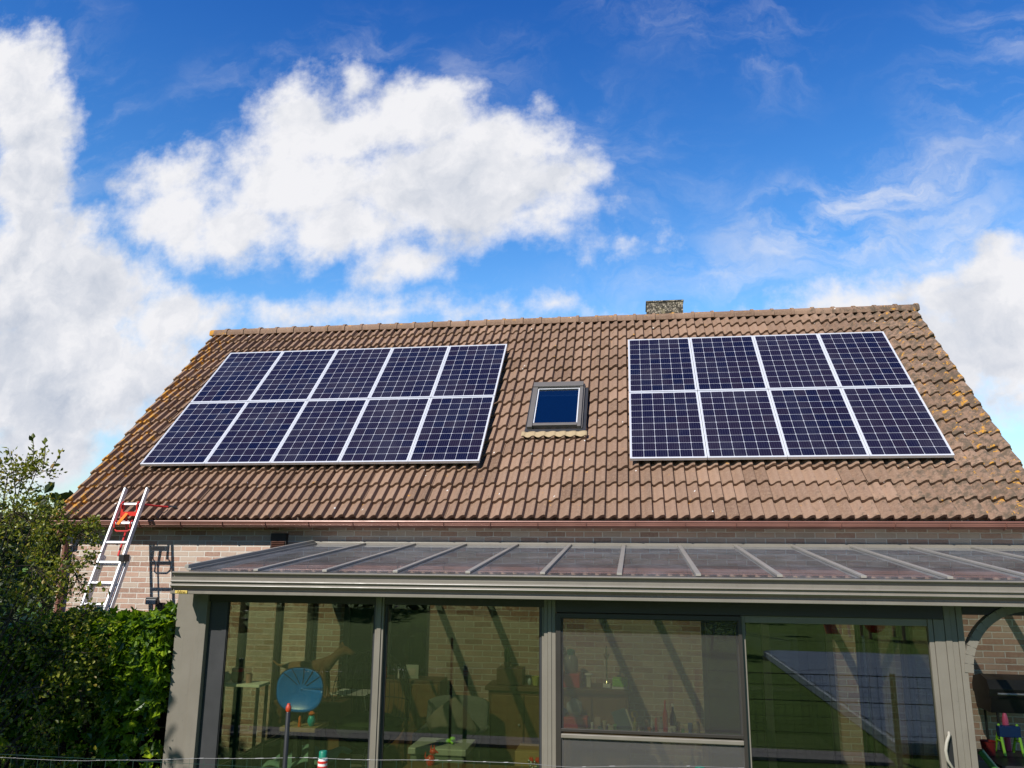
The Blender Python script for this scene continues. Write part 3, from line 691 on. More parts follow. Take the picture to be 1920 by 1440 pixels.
# ------------------------------------------------------------------ floodlight, ladder and stabiliser
fl_ = thing('floodlight', 'small black floodlight on the brick wall above the climbing vine', 'floodlight', (.82, -.5, -1.9))
b = MB(); b.box(.735, .905, -.66, -.60, -1.955, -1.86); lo = b.build('lamp_housing', BLACK, fl_, bevel=.01)
MB().box(.752, .888, -.668, -.661, -1.945, -1.885).build('lens', M('lamp_lens', (.30, .30, .30), .12), lo)
b = MB(); b.box(.80, .84, -.60, -.502, -1.93, -1.90); b.box(.83, .93, -.56, -.502, -2.02, -1.935); b.build('bracket', BLACK, fl_)

lad = thing('ladder', 'aluminium extension ladder leaning at the eaves on the left', 'ladder', (.56, -2.2, G))
LX0, LX1 = .402, .724; SL = .3975
def LY(z, off=0): return -.85 + (z + .437) * SL + off
def rail(x, z0, z1, off, w_=.026, d_=.062):
    mb = MB(); mb.bar((x, LY(z0, off), z0), (x, LY(z1, off), z1), w_, d_, (0, -1, .4)); return mb
for x in (LX0, LX1): rail(x, -2.9, -.437, 0).build('side_rail', LADAL, lad, bevel=.004)
for x in (LX0 - .0, LX1 + .03): rail(x, G, -1.33, .068).build('side_rail', LADAL, lad, bevel=.004)
for x in (LX0, LX1):
    mb = MB(); z = -.437; mb.bar((x, LY(z), z - .005), (x, LY(z + .012), z + .012), .022, .055, (0, -1, .4)); mb.build('end_plug', BLACK, lad)
for i in range(9):
    z = -.655 - .252 * i; mb = MB(); mb.bar((LX0, LY(z), z), (LX1, LY(z), z), .03, .03, (0, -1, .4)); mb.build('rung', LADAL, lad, bevel=.005)
for i in range(9):
    z = -1.435 - .252 * i; mb = MB(); mb.bar((LX0, LY(z, .068), z), (LX1 + .03, LY(z, .068), z), .03, .03, (0, -1, .4)); mb.build('rung', LADAL, lad, bevel=.005)
mb = MB(); mb.box(LX1 + .0, LX1 + .075, LY(-1.35) - .10, LY(-1.35) + .02, -1.40, -1.31); mb.build('bracket', BLACK, lad, bevel=.008)
stb = thing('ladder_stabiliser', 'red steel ladder stand-off hooked over the top rungs', 'ladder stand-off', (.56, -.95, -.9))
mb = MB(); z1, z2 = -.655, -.907
xa, xb = LX0 + .05, LX1 - .045
for x in (xa, xb):
    mb.tube([(x, LY(z1) - .04, z1 - .045), (x, LY(z1) - .045, z1), (x, LY(z1) - .01, z1 + .03), (x, LY(z1) + .03, z1 + .02), (x, LY(z2) + .06, z2), (x, LY(z2) - .01, z2 + .03), (x, LY(z2) - .045, z2 + .01), (x, LY(z2) - .04, z2 - .06)], .011, 8)
mb.tube([(xa, LY(z2) - .02, z2 - .085), (xa + .03, LY(z2) - .03, z2 - .105), (xb - .04, LY(z2) - .03, z2 - .105), (xb + .01, LY(z2) - .02, z2 - .075)], .010, 8)
mb.box(xa - .005, xb + .005, LY(-.78) + .015, LY(-.78) + .03, -.81, -.755); mb.box(xa - .012, xa + .02, LY(-.8) + .03, LY(-.8) + .045, -.93, -.66); mb.box(xb - .02, xb + .012, LY(-.8) + .03, LY(-.8) + .045, -.93, -.66)
mb.build('hook_frame', RED, stb, True)
mb = MB(); mb.tube([(xb, LY(z1) + .03, z1 + .005), (.72, -.62, -.655), (.86, -.50, -.665)], .013, 8); mb.build('arm', RED, stb, True)
mb = MB(); mb.tube([(.84, -.515, -.663), (.93, -.45, -.667)], .024, 8); mb.build('rubber_tip', BLACK, stb, True)
mb = MB(); mb.tube([(LX0 + .14, LY(z2) + .05, z2 + .1), (LX0 + .145, LY(-1.0) + .12, -1.0), (LX0 + .15, LY(-1.4) + .16, -1.33)], .014, 8); mb.build('strut', RED, stb, True)
mb = MB(); mb.bar((LX0 + .15, LY(-.79) + .0, -.775), (LX0 + .09, LY(-.93) - .03, -.925), .04, .006, (0, 1, 0)); mb.build('strap', ORANGE, stb)

# ------------------------------------------------------------------ foliage
def leaf_cloud(pts, dirs, size, kind='oval'):
    """one folded leaf per point; returns V,F(tri). dirs = leaf axis"""
    n = len(pts); d = dirs / np.linalg.norm(dirs, axis=1, keepdims=True)
    r = rng.normal(size=(n, 3)); s_ = np.cross(d, r); s_ /= np.linalg.norm(s_, axis=1, keepdims=True); nn = np.cross(s_, d)
    L_ = size[:, None]
    if kind == 'oval':
        sh = [(0, 0, 0), (.45, .30, .10), (1, 0, -.06), (.45, -.30, .10), (.75, .2, .04), (.75, -.2, .04)]
        fc = [(0, 4, 1), (0, 2, 4), (0, 5, 2), (0, 3, 5)]
    else:
        sh = [(0, 0, 0), (.05, .42, .02), (.42, .25, .06), (.58, .52, -.05), (.66, .2, .05), (1, 0, -.12), (.66, -.2, .05), (.58, -.52, -.05), (.42, -.25, .06), (.05, -.42, .02)]
        fc = [(0, i + 1, i) for i in range(1, 9)]
    k = len(sh); V = np.zeros((n, k, 3))
    for i, (a, b_, c_) in enumerate(sh): V[:, i] = pts + L_ * (a * d + b_ * s_ + c_ * nn)
    F = np.concatenate([np.arange(n)[:, None] * k + np.array(f)[None, :] for f in fc])
    return V.reshape(-1, 3), F, k
SHL = leaf_mat('shrub_leaf', [(.04, .06, .008), (.09, .12, .012), (.19, .215, .018), (.30, .29, .03), (.30, .19, .03)], .40)
VIN = leaf_mat('vine_leaf', [(.035, .08, .008), (.12, .22, .012), (.32, .42, .02)], .42, .30)
FARL = leaf_mat('tree_leaf', [(.022, .036, .012), (.04, .06, .018), (.06, .085, .02)], .3, .5)
BARK = M('bark', (.11, .085, .06), .9, 0, .2, .3, 15., .8)
SHRUB = [(1.811, -3.55, -1.124, 0.178), (1.596, -3.6, -1.049, 0.21), (1.806, -3.5, -1.558, 0.177), (1.48, -3.8, -1.058, 0.307), (1.856, -3.45, -1.353, 0.105), (1.9, -3.45, -1.885, 0.135), (0.975, -3.8, -1.136, 0.567), (1.212, -3.7, -0.612, 0.29), (1.29, -3.6, -0.496, 0.214), (1.429, -4.0, -0.944, 0.401), (1.333, -3.5, -0.913, 0.267), (1.537, -3.6, -1.28, 0.25), (1.781, -4.1, -1.429, 0.436), (1.616, -3.5, -1.56, 0.199), (1.713, -3.8, -1.772, 0.31), (1.724, -4.2, -1.89, 0.519), (1.754, -3.4, -2.001, 0.125), (1.983, -3.8, -2.194, 0.441), (1.943, -4.1, -2.476, 0.514), (1.981, -3.5, -2.608, 0.302), (1.944, -4.2, -2.934, 0.5), (2.209, -4.0, -3.051, 0.278), (2.01, -3.4, -2.331, 0.231), (1.646, -3.5, -1.123, 0.148), (2.186, -3.3, -2.485, 0.207), (1.88, -3.5, -1.044, 0.074), (1.229, -3.9, -0.581, 0.206)]
SPRIG = [((1.348, -3.9, -0.786), (1.1, -3.8, -0.306)), ((1.313, -3.7, -0.508), (1.194, -3.6, -0.182)), ((1.509, -3.7, -0.562), (1.543, -3.6, -0.284)), ((1.431, -3.7, -0.509), (1.338, -3.6, -0.227)), ((1.676, -3.6, -1.126), (1.955, -3.5, -0.955)), ((1.842, -3.5, -1.608), (2.091, -3.4, -1.658)), ((1.816, -3.5, -1.834), (2.022, -3.4, -1.785)), ((1.626, -3.6, -1.178), (1.792, -3.5, -1.044)), ((1.671, -3.6, -1.482), (1.875, -3.5, -1.43))]
shr = thing('garden_shrub', 'tall loose garden shrub with small yellowish green leaves beside the ladder', 'shrub', (.9, -3.9, G))
P_ = []; D_ = []; S_ = []
stm = MB(); base = Vector((.75, -3.9, G))
for (x, y, z, r) in SHRUB:
    c = np.array((x, y, z)); nb = int(1500 * r ** 1.35) + 30
    dv = rng.normal(size=(nb, 3)); dv /= np.linalg.norm(dv, axis=1, keepdims=True)
    rr = r * rng.uniform(.25, 1.12, nb) ** .7
    # loose clusters along twigs rather than an even ball
    tw = rng.integers(0, max(6, nb // 22), nb); td = rng.normal(size=(tw.max() + 1, 3)); td /= np.linalg.norm(td, axis=1, keepdims=True)
    dd = td[tw] + .22 * dv; dd /= np.linalg.norm(dd, axis=1, keepdims=True)
    p = c + dd * rr[:, None] * np.array((1, 1, .95)) + rng.normal(0, .025, (nb, 3))
    P_.append(p); D_.append(dd + .9 * rng.normal(size=(nb, 3)) + np.array((0, -.1, .1))); S_.append(rng.uniform(.022, .05, nb))
    q = Vector((x, y, z)); mid = base.lerp(q, .55) + Vector((random.uniform(-.12, .12), random.uniform(-.12, .12), .1))
    stm.tube([base + Vector((random.uniform(-.2, .2), random.uniform(-.2, .2), 0)), mid, q], [.014, .009, .004], 6)
    for t_ in td[:10]:
        stm.tube([q, q + Vector(t_) * r * .6, q + Vector(t_) * r * 1.05 + Vector((0, 0, .02))], [.005, .003, .0015], 4)
for a, b_ in SPRIG:
    A, B = Vector(a), Vector(b_); stm.tube([A, A.lerp(B, .5) + Vector((.01, 0, .02)), B], [.005, .004, .002], 5)
    nl = 7 + int((B - A).length * 16)
    for i in range(nl):
        t_ = .15 + .9 * i / nl; p = A.lerp(B, min(1, t_)); d = (B - A).normalized() * .5 + Vector(rng.normal(size=3)) * .7
        P_.append(np.array([p])); D_.append(np.array([d])); S_.append(np.array([random.uniform(.045, .075)]))
P_ = np.concatenate(P_); D_ = np.concatenate(D_); S_ = np.concatenate(S_)
V_, F_, k_ = leaf_cloud(P_, D_, S_)
npmesh('foliage', V_, F_, SHL, np.repeat(np.clip(rng.normal(.5, .24, len(P_)), 0, 1), k_), shr)
stm.build('stem', M('dark_stem', (.05, .035, .022), .9), shr, True)
for i, (x, y, z) in enumerate(((2.22, -4.95, -2.88),)):
    hp = MB(); hp.lathe((x, y, z), [(.003, -.02), (.014, -.012), (.018, 0), (.014, .013), (.006, .02)], 10); hp.build('rose_hip', RED, shr, True)

vine = thing('climbing_vine', 'dense climbing vine with glossy lobed leaves left of the conservatory corner post', 'vine', (1.9, -3.0, G))
n = 5600
px_ = rng.uniform(.75, 2.70, n); pz_ = G + rng.uniform(.05, 1.0, n) ** .6 * 1.98
top = (-2.04 + .12 * np.clip((px_ - 1.4) / .9, 0, 1)) + .05 * np.sin(px_ * 5) + .03 * np.sin(px_ * 13)
lowz = pz_.copy(); pz_ = np.where((px_ < 2.25) & (rng.random(n) < .5), top - rng.exponential(.13, n), pz_); pz_ = np.minimum(pz_, top + rng.normal(0, .03, n)); py_ = -3.30 + rng.normal(0, .05, n)
tp = rng.random(n) < .25; pz_[tp] = top[tp] + rng.normal(0, .035, tp.sum()); py_[tp] = rng.uniform(-3.32, -2.75, tp.sum())
rt_ = rng.random(n) < .25; px_[rt_] = rng.uniform(2.2, 2.72, rt_.sum()); py_[rt_] = -3.34 + rng.normal(0, .045, rt_.sum()); pz_[rt_] = rng.uniform(-2.75, -1.9, rt_.sum())
lo_ = (px_ > 2.25) & (pz_ < -2.72) & (rng.random(n) < .5); pz_[lo_] = rng.uniform(-2.6, -1.95, lo_.sum()); pp = np.stack([px_, py_, pz_], 1); dd = np.stack([rng.normal(0, .5, n), rng.normal(-.35, .35, n), rng.normal(-.55, .4, n)], 1)
V_, F_, k_ = leaf_cloud(pp, dd, rng.uniform(.075, .145, n), 'lobed')
npmesh('foliage', V_, F_, VIN, np.repeat(np.clip(rng.normal(.5, .25, n), 0, 1), k_), vine)
vs = MB()
for i in range(14):
    x = .8 + i * .145; q = []
    for j in range(7): q.append((x + random.uniform(-.06, .06), -3.05 + random.uniform(-.12, .12), G + j * .31))
    vs.tube(q, .012, 6)
for i in range(8): vs.tube([(.75, -3.1, G + .2 + i * .23), (1.8, -3.12, G + .22 + i * .23), (2.76, -3.1, G + .2 + i * .23)], .008, 6)
vs.build('stem', BARK, vine, True)
fp = thing('shade_panel', 'near-black panel added behind the climbing vine in place of deep shade', 'fence', (1.75, -2.7, G))  # added panel; its near-black colour stands in for deep shade
mb = MB()
for i in range(-20, 14): mb.box(.72 + i * .147, .72 + i * .147 + .138, -2.72, -2.70, G, -2.12 + .01 * (i % 2))
mb.build('board', M('shade_panel_black', (.022, .017, .012), .9, 0, .2, .3, 9.), fp)
mb = MB(); mb.box(.70, .79, -2.698, -2.62, G, -2.1); mb.box(2.68, 2.77, -2.698, -2.62, G, -2.1); mb.build('post', M('shade_panel_black', (.045, .033, .022)), fp)

def tree(x, y, h, r, label, group, nl=2600, ls=.30, name='tree', mat=FARL, nc=16):
    t = thing(name, label, 'tree', (x, y, G), group)
    tr = MB(); tr.tube([(x, y, G), (x + .1, y, G + h * .4), (x - .05, y + .1, G + h * .85)], [h * .03, h * .02, h * .006], 8)
    P_, D_ = [], []
    for i in range(nc):
        a = random.uniform(0, 6.28); e = random.uniform(.25, .98); rr = r * (math.sin(min(1, e * 1.05) * math.pi) * .6 + .3) * random.uniform(.5, 1)
        c = np.array((x + math.cos(a) * rr, y + math.sin(a) * rr, G + h * e))
        tr.tube([(x, y, G + h * e * .6), tuple(c)], [h * .009, h * .003], 5)
        k = nl // nc; dv = rng.normal(size=(k, 3)); dv /= np.linalg.norm(dv, axis=1, keepdims=True)
        P_.append(c + dv * (r * .42 * rng.uniform(.3, 1.1, k) ** .6)[:, None]); D_.append(dv + rng.normal(size=(k, 3)))
    P_ = np.concatenate(P_); D_ = np.concatenate(D_)
    V_, F_, k_ = leaf_cloud(P_, D_, rng.uniform(.6, 1.3, len(P_)) * ls)
    npmesh('crown', V_, F_, mat, np.repeat(np.clip(rng.normal(.45, .25, len(P_)), 0, 1), k_), t)
    tr.build('trunk', BARK, t, True); return t
tree(-10.0, 13.5, 3.9, 2.0, 'dark green tree in the distance behind the left roof corner', None, 3600, .26)
tree(-14.0, 12.0, 4.3, 2.4, 'far tree half hidden behind the garden shrub', None, 3200, .28)

tree(-1.75, -8.3, 6.25, 2.35, 'tree added out of view left of the viewer to shade the shrub', None, 16000, .28, nc=44)  # added out of view, placed and sized to shade the lower left foliage

# ------------------------------------------------------------------ garden fences
fe = thing('garden_fence', 'low green wire mesh fence in front of the conservatory', 'fence', (6, -5.5, G))
for i, x in enumerate((2.35, 5.183, 7.556, 9.93)):
    mb = MB(); r = .026
    mb.lathe((x, -5.5, G), [(r, 0), (r, 1.262), (r + .004, 1.262), (r + .004, 1.29), (r, 1.297)] if i != 1 else [(r, 0), (r, 1.22), (r, 1.285), (r - .004, 1.29)], 14)
    po = mb.build('post', GREEN, fe, True)
    if i == 1:
        MB().lathe((x, -5.5, -2.635), [(.029, -.045), (.030, -.02), (.030, .02), (.029, .03)], 14).build('tape', WHITE, po, True)
        mb = MB()
        for z in (-2.655, -2.625): mb.lathe((x, -5.5, z), [(.0315, -.007), (.0315, .007)], 14)
        mb.build('tape_stripe', RED, po)
xs = np.linspace(2.35, 9.93, 64); mb = MB(); pts = []
pxs = [2.35, 5.183, 7.556, 9.93]
def sagz(x):
    return float(np.interp(x, [2.651, 2.896, 3.534, 4.26, 5.032, 5.6, 6.082, 6.552, 6.749, 7.554, 8.425, 9.544], [-2.693, -2.692, -2.685, -2.641, -2.602, -2.591, -2.573, -2.574, -2.581, -2.54, -2.557, -2.464])) + .002 * math.sin(x * 9)
for x in xs: pts.append((x, -5.53, sagz(x)))
mb.tube(pts, .0011, 5)
for i in range(90):
    x = 2.4 + i * .083 + random.uniform(-.03, .03)
    if x > 9.9: break
    if random.random() < .45: mb.tube([(x - random.uniform(.008, .02), -5.531, sagz(x)), (x + random.uniform(.008, .02), -5.532, sagz(x) + .002)], .0026, 5)
mb.build('top_wire', M('fence_wire', (.20, .20, .21), .45, .4), fe)
mb = MB()
for i in range(76): x = 2.38 + i * .1; mb.tube([(x, -5.527, G), (x, -5.527, sagz(x) - .004)], .0012, 3)
for j in range(12): mb.tube([(2.35, -5.527, G + .08 + .1 * j), (9.93, -5.527, G + .08 + .1 * j)], .0012, 3)
mb.build('wire_mesh', M('green_wire', (.02, .06, .04), .5), fe)
ep = thing('electric_fence_post', 'thin black fence post topped by an orange insulator', 'fence post', (4.98, -5.62, G))
MB().lathe((4.98, -5.62, G), [(.016, 0), (.015, 1.535), (.012, 1.54)], 10).build('stake', BLACK, ep, True)
MB().lathe((4.98, -5.62, -2.31), [(.013, 0), (.018, .01), (.018, .03), (.011, .04), (.010, .05)], 10).build('insulator', M('orange_insulator', (.45, .05, .015), .4), ep, True)

# ------------------------------------------------------------------ inside the conservatory
FZ = G + .02
def quick(name, label, cat, mb, mat, smooth=True, group=None, bevel=0.):
    return tag(mb.build(name, mat, None, smooth, bevel=bevel), label, cat, group)
# long sideboard and its things
sb = thing('sideboard', 'dark wooden sideboard against the inner brick wall', 'sideboard', (6.2, -.8, FZ))
mb = MB(); mb.box(5.45, 7.08, -1.0, -.52, FZ, -2.835); mb.build('carcass', WOOD, sb, bevel=.006)
MB().box(5.41, 7.11, -1.03, -.515, -2.833, -2.785).build('top', WOOD, sb, bevel=.006)
for i in range(4):
    x = 5.49 + i * .395; d = MB().box(x, x + .375, -1.018, -1.001, FZ + .08, -2.88).build('door', M('honey_wood', (.24, .13, .05), .5, 0, .4, .3, 5.), sb, bevel=.005)
    MB().ell((x + .33, -1.03, -3.2), .014, .014, .014, 8, 6).build('knob', STEEL, d, True)
def sx(px): return 6.829 + (px - 1138) * .0062
def sz(y): return -2.785 + max(0, (1286 - y)) * .006
quick('wooden_box', 'brown wooden box on the left end of the sideboard', 'box', MB().box(sx(928), sx(978), -.9, -.62, -2.784, -2.60), WOOD, False, None, .005)
ca = thing('potted_cactus', 'small dark columnar cactus in a pot on the wooden box', 'cactus', (sx(945), -.76, -2.60))
MB().lathe((sx(945), -.76, -2.599), [(.035, 0), (.045, .06), (.04, .06)], 12).build('pot', WOOD, ca, True)
MB().lathe((sx(945), -.76, -2.54), [(.03, 0), (.04, .08), (.035, .14), (.012, .16)], 10).build('stem', M('cactus_green', (.05, .09, .03), .8), ca, True)
quick('cup', 'yellow green cup on the sideboard edge beside the mullion', 'cup', MB().lathe((sx(1003), -.85, -2.784), [(.035, 0), (.052, .10), (.046, .10), (.034, .01)], 14), M('yellow_green_ceramic', (.50, .52, .14), .4))
quick('egg_ornament', 'pale bluish egg ornament beside the yellow green cup', 'ornament', MB().lathe((sx(991), -.85, -2.784), [(.012, 0), (.028, .03), (.02, .065), (.005, .08)], 12), M('pale_blue_ceramic', (.42, .5, .52), .4))
jug = thing('water_cooler_jar', 'grey jar with a green lid on a red box behind the screen', 'jar', (sx(1070), -.8, -2.63))
quick('red_box', 'red box under the grey jar on the sideboard', 'box', MB().box(sx(1050), sx(1088), -.95, -.62, -2.784, -2.635), RED, False, None, .006)
MB().lathe((sx(1070), -.8, -2.634), [(.07, 0), (.085, .04), (.08, .16), (.05, .20)], 14).build('body', M('grey_jar', (.25, .25, .26), .2), jug, True)
MB().lathe((sx(1070), -.8, -2.433), [(.045, 0), (.05, .05), (.02, .065)], 12).build('lid', GREEN, jug, True)
th_ = thing('wall_lantern', 'white lantern with a flat cap on the sideboard', 'lantern', (sx(1104), -.85, -2.784))
MB().box(sx(1100), sx(1108), -.88, -.82, -2.783, -2.65).build('body', CREAM, th_, bevel=.003)
MB().lathe((sx(1104), -.85, -2.649), [(.05, 0), (.05, .012), (.02, .02)], 14).build('cap', WHITE, th_, True)
tr_ = thing('trophy', 'slim silver and gold trophy cup on a white base', 'trophy', (sx(1138), -.82, -2.784))
MB().box(sx(1131), sx(1145), -.87, -.77, -2.783, -2.745).build('base', WHITE, tr_, bevel=.003)
MB().lathe((sx(1138), -.82, -2.744), [(.03, 0), (.018, .03), (.008, .05), (.012, .1), (.007, .13), (.012, .22), (.008, .26), (.03, .29), (.04, .33), (.03, .335), (.008, .36), (.012, .40), (.002, .43)], 12).build('cup', M('trophy_metal', (.75, .66, .42), .15, .95), tr_, True)
lb = thing('lunch_box', 'lime green box at the right end of the sideboard', 'box', (sx(1163), -.85, -2.784))
MB().box(sx(1148), sx(1178), -.95, -.75, -2.783, -2.76).build('base', WHITE, lb); MB().box(sx(1149), sx(1177), -.95, -.75, -2.759, -2.675).build('lid', LIME, lb, bevel=.008)
# lower console with a jumble of things behind the screen
co_ = thing('console_table', 'low dark wooden console table behind the insect screen', 'console table', (7.2, -.95, FZ))
MB().box(6.35, 7.95, -1.30, -.55 - .48, -3.245, -3.205).build('top', WOOD, co_, bevel=.004)
for x in (6.38, 7.88):
    for y in (-1.27, -1.09): MB().box(x, x + .05, y, y + .05, FZ, -3.246).build('leg', WOOD, co_)
CY = -1.17; CZ = -3.204
def cx(px): return 7.602 - .16 * .3 + (px - 1265) * .0060
rb = MB(); rb.box(cx(1062), cx(1110), CY - .1, CY + .1, CZ, CZ + .15); quick('red_basket', 'red storage basket at the left end of the console table', 'basket', rb, RED, False, None, .012)
quick('white_cloth', 'crumpled white cloth heaped in the red basket', 'cloth', MB().ell((cx(1085), CY, CZ + .235), .085, .08, .10, 16, 10, .16), M('white_cloth', (.55, .58, .62), .95, 0, .1, .2, 20., .6))
quick('woollen_hat', 'dark blue knitted hat lying beside the white cloth', 'hat', MB().ell((cx(1064), CY - .02, CZ + .195), .055, .06, .045), BLUED)
for px, w_, h_, col, lab in ((1128, .07, .15, (.45, .33, .25), 'patterned biscuit packet with a wavy pink edge'), (1133, .05, .07, (.12, .2, .22), 'dark teal packet with an orange mark'), (1153, .06, .085, (.45, .45, .28), 'pale yellow and blue packet')):
    mb = MB(); mb.box(cx(px) - w_ / 2, cx(px) + w_ / 2, CY - .06 + (.03 if h_ > .1 else -.06), CY - .02 + (.03 if h_ > .1 else -.06), CZ, CZ + h_)
    quick('food_packet', lab, 'packet', mb, M('packet_%d' % px, col, .6, 0, .4, .35, 40.), False, 'packets on the console table', .006)
bk_ = thing('leaning_books', 'thin teal book leaning on the console table', 'book', (cx(1172), CY, CZ))
mb = MB(); mb.bar((cx(1180), CY, CZ), (cx(1166), CY, CZ + .23), .03, .16, (1, 0, .3)); mb.build('cover', M('teal_book', (.07, .14, .17), .5), bk_)
mb = MB(); mb.bar((cx(1184), CY, CZ), (cx(1171), CY, CZ + .22), .02, .15, (1, 0, .3)); mb.build('pages', CREAM, bk_)
def bottle(px, h, r, col, label, capc=None, lab_=None, glass=.25):
    t = thing('bottle', label, 'bottle', (cx(px), CY, CZ), 'bottles on the console table')
    MB().lathe((cx(px), CY, CZ), [(r * .9, 0), (r, .01), (r, h * .55), (r * .8, h * .66), (r * .35, h * .78), (r * .33, h * .93)], 14).build('body', M('bottle_%d' % px, col, glass), t, True)
    MB().lathe((cx(px), CY, CZ + h * .93), [(r * .4, 0), (r * .4, h * .10)], 12).build('cap', capc or BLACK, t, True)
    if lab_: MB().lathe((cx(px), CY, CZ + h * .1), [(r * 1.02, 0), (r * 1.02, h * .2)], 14).build('paper_label', M('bottle_label_%d' % px, lab_, .7), t, True)
bottle(1253, .34, .030, (.50, .03, .03), 'tall red bottle on the console table beside the wine bottle', RED)
bottle(1267, .31, .034, (.015, .02, .015), 'dark wine bottle with a white neck and pale label', WHITE, (.6, .6, .5), .1)
bottle(1245, .17, .028, (.30, .28, .32), 'short clear bottle in front of the red bottle', None, (.5, .45, .5), .1)
bottle(1212, .16, .016, (.25, .24, .2), 'slim small bottle standing alone mid console', STEEL)
bottle(1228, .19, .012, (.6, .6, .56), 'thin white candle shaped bottle', WHITE)
quick('glass_jar', 'beige patterned jar at the right end of the console table', 'jar', MB().lathe((cx(1308), CY, CZ), [(.04, 0), (.044, .02), (.042, .12), (.03, .14)], 14), M('beige_jar', (.35, .28, .18), .4, 0, .5, .5, 40.))
cols = [('white', (.62, .62, .58)), ('red', (.5, .04, .03)), ('yellow', (.6, .45, .06)), ('green', (.12, .32, .08)), ('brown', (.25, .13, .06)), ('cream', (.55, .48, .34)), ('blue', (.06, .12, .35)), ('orange', (.6, .2, .03))]
spots = [(1118, 0, .10), (1126, 4, .16), (1141, 5, .12), (1147, 0, .07), (1160, 3, .09), (1188, 2, .10), (1205, 5, .09), (1218, 4, .13), (1223, 7, .07), (1236, 1, .15), (1260, 0, .08), (1276, 4, .12), (1284, 3, .07), (1290, 5, .10), (1297, 6, .13)]
shape = {0: 'tin', 1: 'carton', 2: 'beaker'}
for i, (px, ci, h) in enumerate(spots):
    yb = CY + (.055 if i % 2 else -.045); r = .016 + .007 * ((i * 7) % 3) / 2; k = i % 3; cn, cc_ = cols[ci]
    mb = MB()
    if k == 0: mb.lathe((cx(px), yb, CZ), [(r, 0), (r * 1.05, .004), (r * 1.05, h - .004), (r * .9, h)], 12)
    elif k == 1: mb.box(cx(px) - r, cx(px) + r, yb - .018, yb + .018, CZ, CZ + h * .85); mb.prism([(yb - .018, CZ + h * .85 + .0005), (yb + .018, CZ + h * .85 + .0005), (yb, CZ + h)], cx(px) - r, cx(px) + r)
    else: mb.lathe((cx(px), yb, CZ), [(r * .7, 0), (r, h * .9), (r * 1.08, h), (r * .9, h * .98), (r * .6, .01)], 12)
    nb = ['the red basket', 'the patterned packet', 'the teal book', 'the yellow handled tool', 'the slim bottle', 'the red bottle', 'the wine bottle', 'the beige jar'][min(7, [1118, 1140, 1175, 1200, 1220, 1250, 1270, 1300].index(min([1118, 1140, 1175, 1200, 1220, 1250, 1270, 1300], key=lambda q_: abs(q_ - px))))]
    quick(shape[k], 'small %s %s %s %s on the console' % (cn, shape[k], 'behind' if i % 2 else 'in front of', nb), shape[k], mb, M('console_%s' % cn, cc_, .4, 0, .5, .25, 40.), k != 1, 'small things on the console table')
sc = thing('scissors_holder', 'yellow handled tool in a green holder on the console table', 'tool holder', (cx(1197), CY, CZ))
MB().lathe((cx(1197), CY, CZ), [(.022, 0), (.028, .11), (.024, .11)], 10).build('holder', M('olive_holder', (.30, .32, .06), .5), sc, True)
mb = MB(); q = [(cx(1197) + .03 * math.cos(a), CY, CZ + .19 + .035 * math.sin(a)) for a in [k * math.pi / 6 for k in range(-2, 9)]]; mb.tube(q, .008, 6); mb.tube([(cx(1197), CY, CZ + .1), (cx(1197), CY, CZ + .16)], .008, 6); mb.build('handle', M('yellow_handle', (.75, .5, .03), .4), sc, True)
# wicker armchair with a taupe cushion
ac = thing('wicker_armchair', 'grey wicker armchair facing the garden', 'armchair', (5.15, -1.6, FZ))
MB().box(4.84, 5.48, -1.95, -1.35, FZ + .05, -3.42).build('seat', GREYW, ac, bevel=.02)
def bkf(u, v):
    x = 4.82 + .68 * u; z = -3.42 + .56 * v; return (x, -1.36 + .12 * v - .10 * (2 * u - 1) ** 2, z - .05 * v * (2 * u - 1) ** 4)
mb = MB(); mb.grid(bkf, 14, 8); o = mb.build('backrest', GREYW, ac, True); sm = o.modifiers.new('t', 'SOLIDIFY'); sm.thickness = .05
for x in (4.80, 5.47): MB().box(x, x + .07, -1.95, -1.36, FZ + .05, -3.15).build('armrest', GREYW, ac, bevel=.02)
def pil(c, w_, h_, th_, rot):
    mb = MB(); cr_, sr_ = math.cos(rot), math.sin(rot)
    for sgn in (1, -1):
        def fn(u, v):
            a, b_ = 2 * u - 1, 2 * v - 1; k = ((1 - a * a) * (1 - b_ * b_)) ** .5
            px, pz = a * w_ / 2 * (1 - .08 * b_ * b_), b_ * h_ / 2 * (1 - .08 * a * a)
            return (c[0] + px * cr_ - pz * sr_, c[1] + sgn * th_ * k, c[2] + px * sr_ + pz * cr_)
        mb.grid(fn, 14, 14)
    return mb
quick('cushion', 'large taupe cushion propped on its corner in the wicker armchair', 'cushion', pil((5.15, -1.62, -3.12), .46, .46, .09, rad(38)), TAUPEC)
gb_ = thing('storage_box', 'grey storage box with a pale lid in front of the armchair', 'storage box', (5.25, -2.4, FZ))
MB().box(4.98, 5.52, -2.65, -2.20, FZ, -3.20).build('body', M('grey_box', (.16, .18, .175), .6, 0, .4, .1), gb_, bevel=.01); MB().box(4.96, 5.54, -2.67, -2.18, -3.198, -3.135).build('lid', M('pale_box_lid', (.36, .38, .37), .55), gb_, bevel=.01)
mb = MB(); c = (5.29, -2.42, -3.11)
mb.ell(c, .055, .03, .022); mb.ell((c[0] + .06, c[1], c[2] + .02), .03, .026, .02)
for a in (.5, 2.4, 3.9, 5.6): mb.tube([c, (c[0] + .06 * math.cos(a), c[1] + .05 * math.sin(a), c[2] + .0), (c[0] + .095 * math.cos(a), c[1] + .07 * math.sin(a), c[2] - .015)], [.014, .011, .012], 6)
mb.tube([(c[0] - .05, c[1], c[2]), (c[0] - .11, c[1] - .01, c[2] - .005)], [.014, .004], 6)
quick('green_toy', 'bright green lizard shaped toy on the storage box lid', 'toy', mb, LIME)
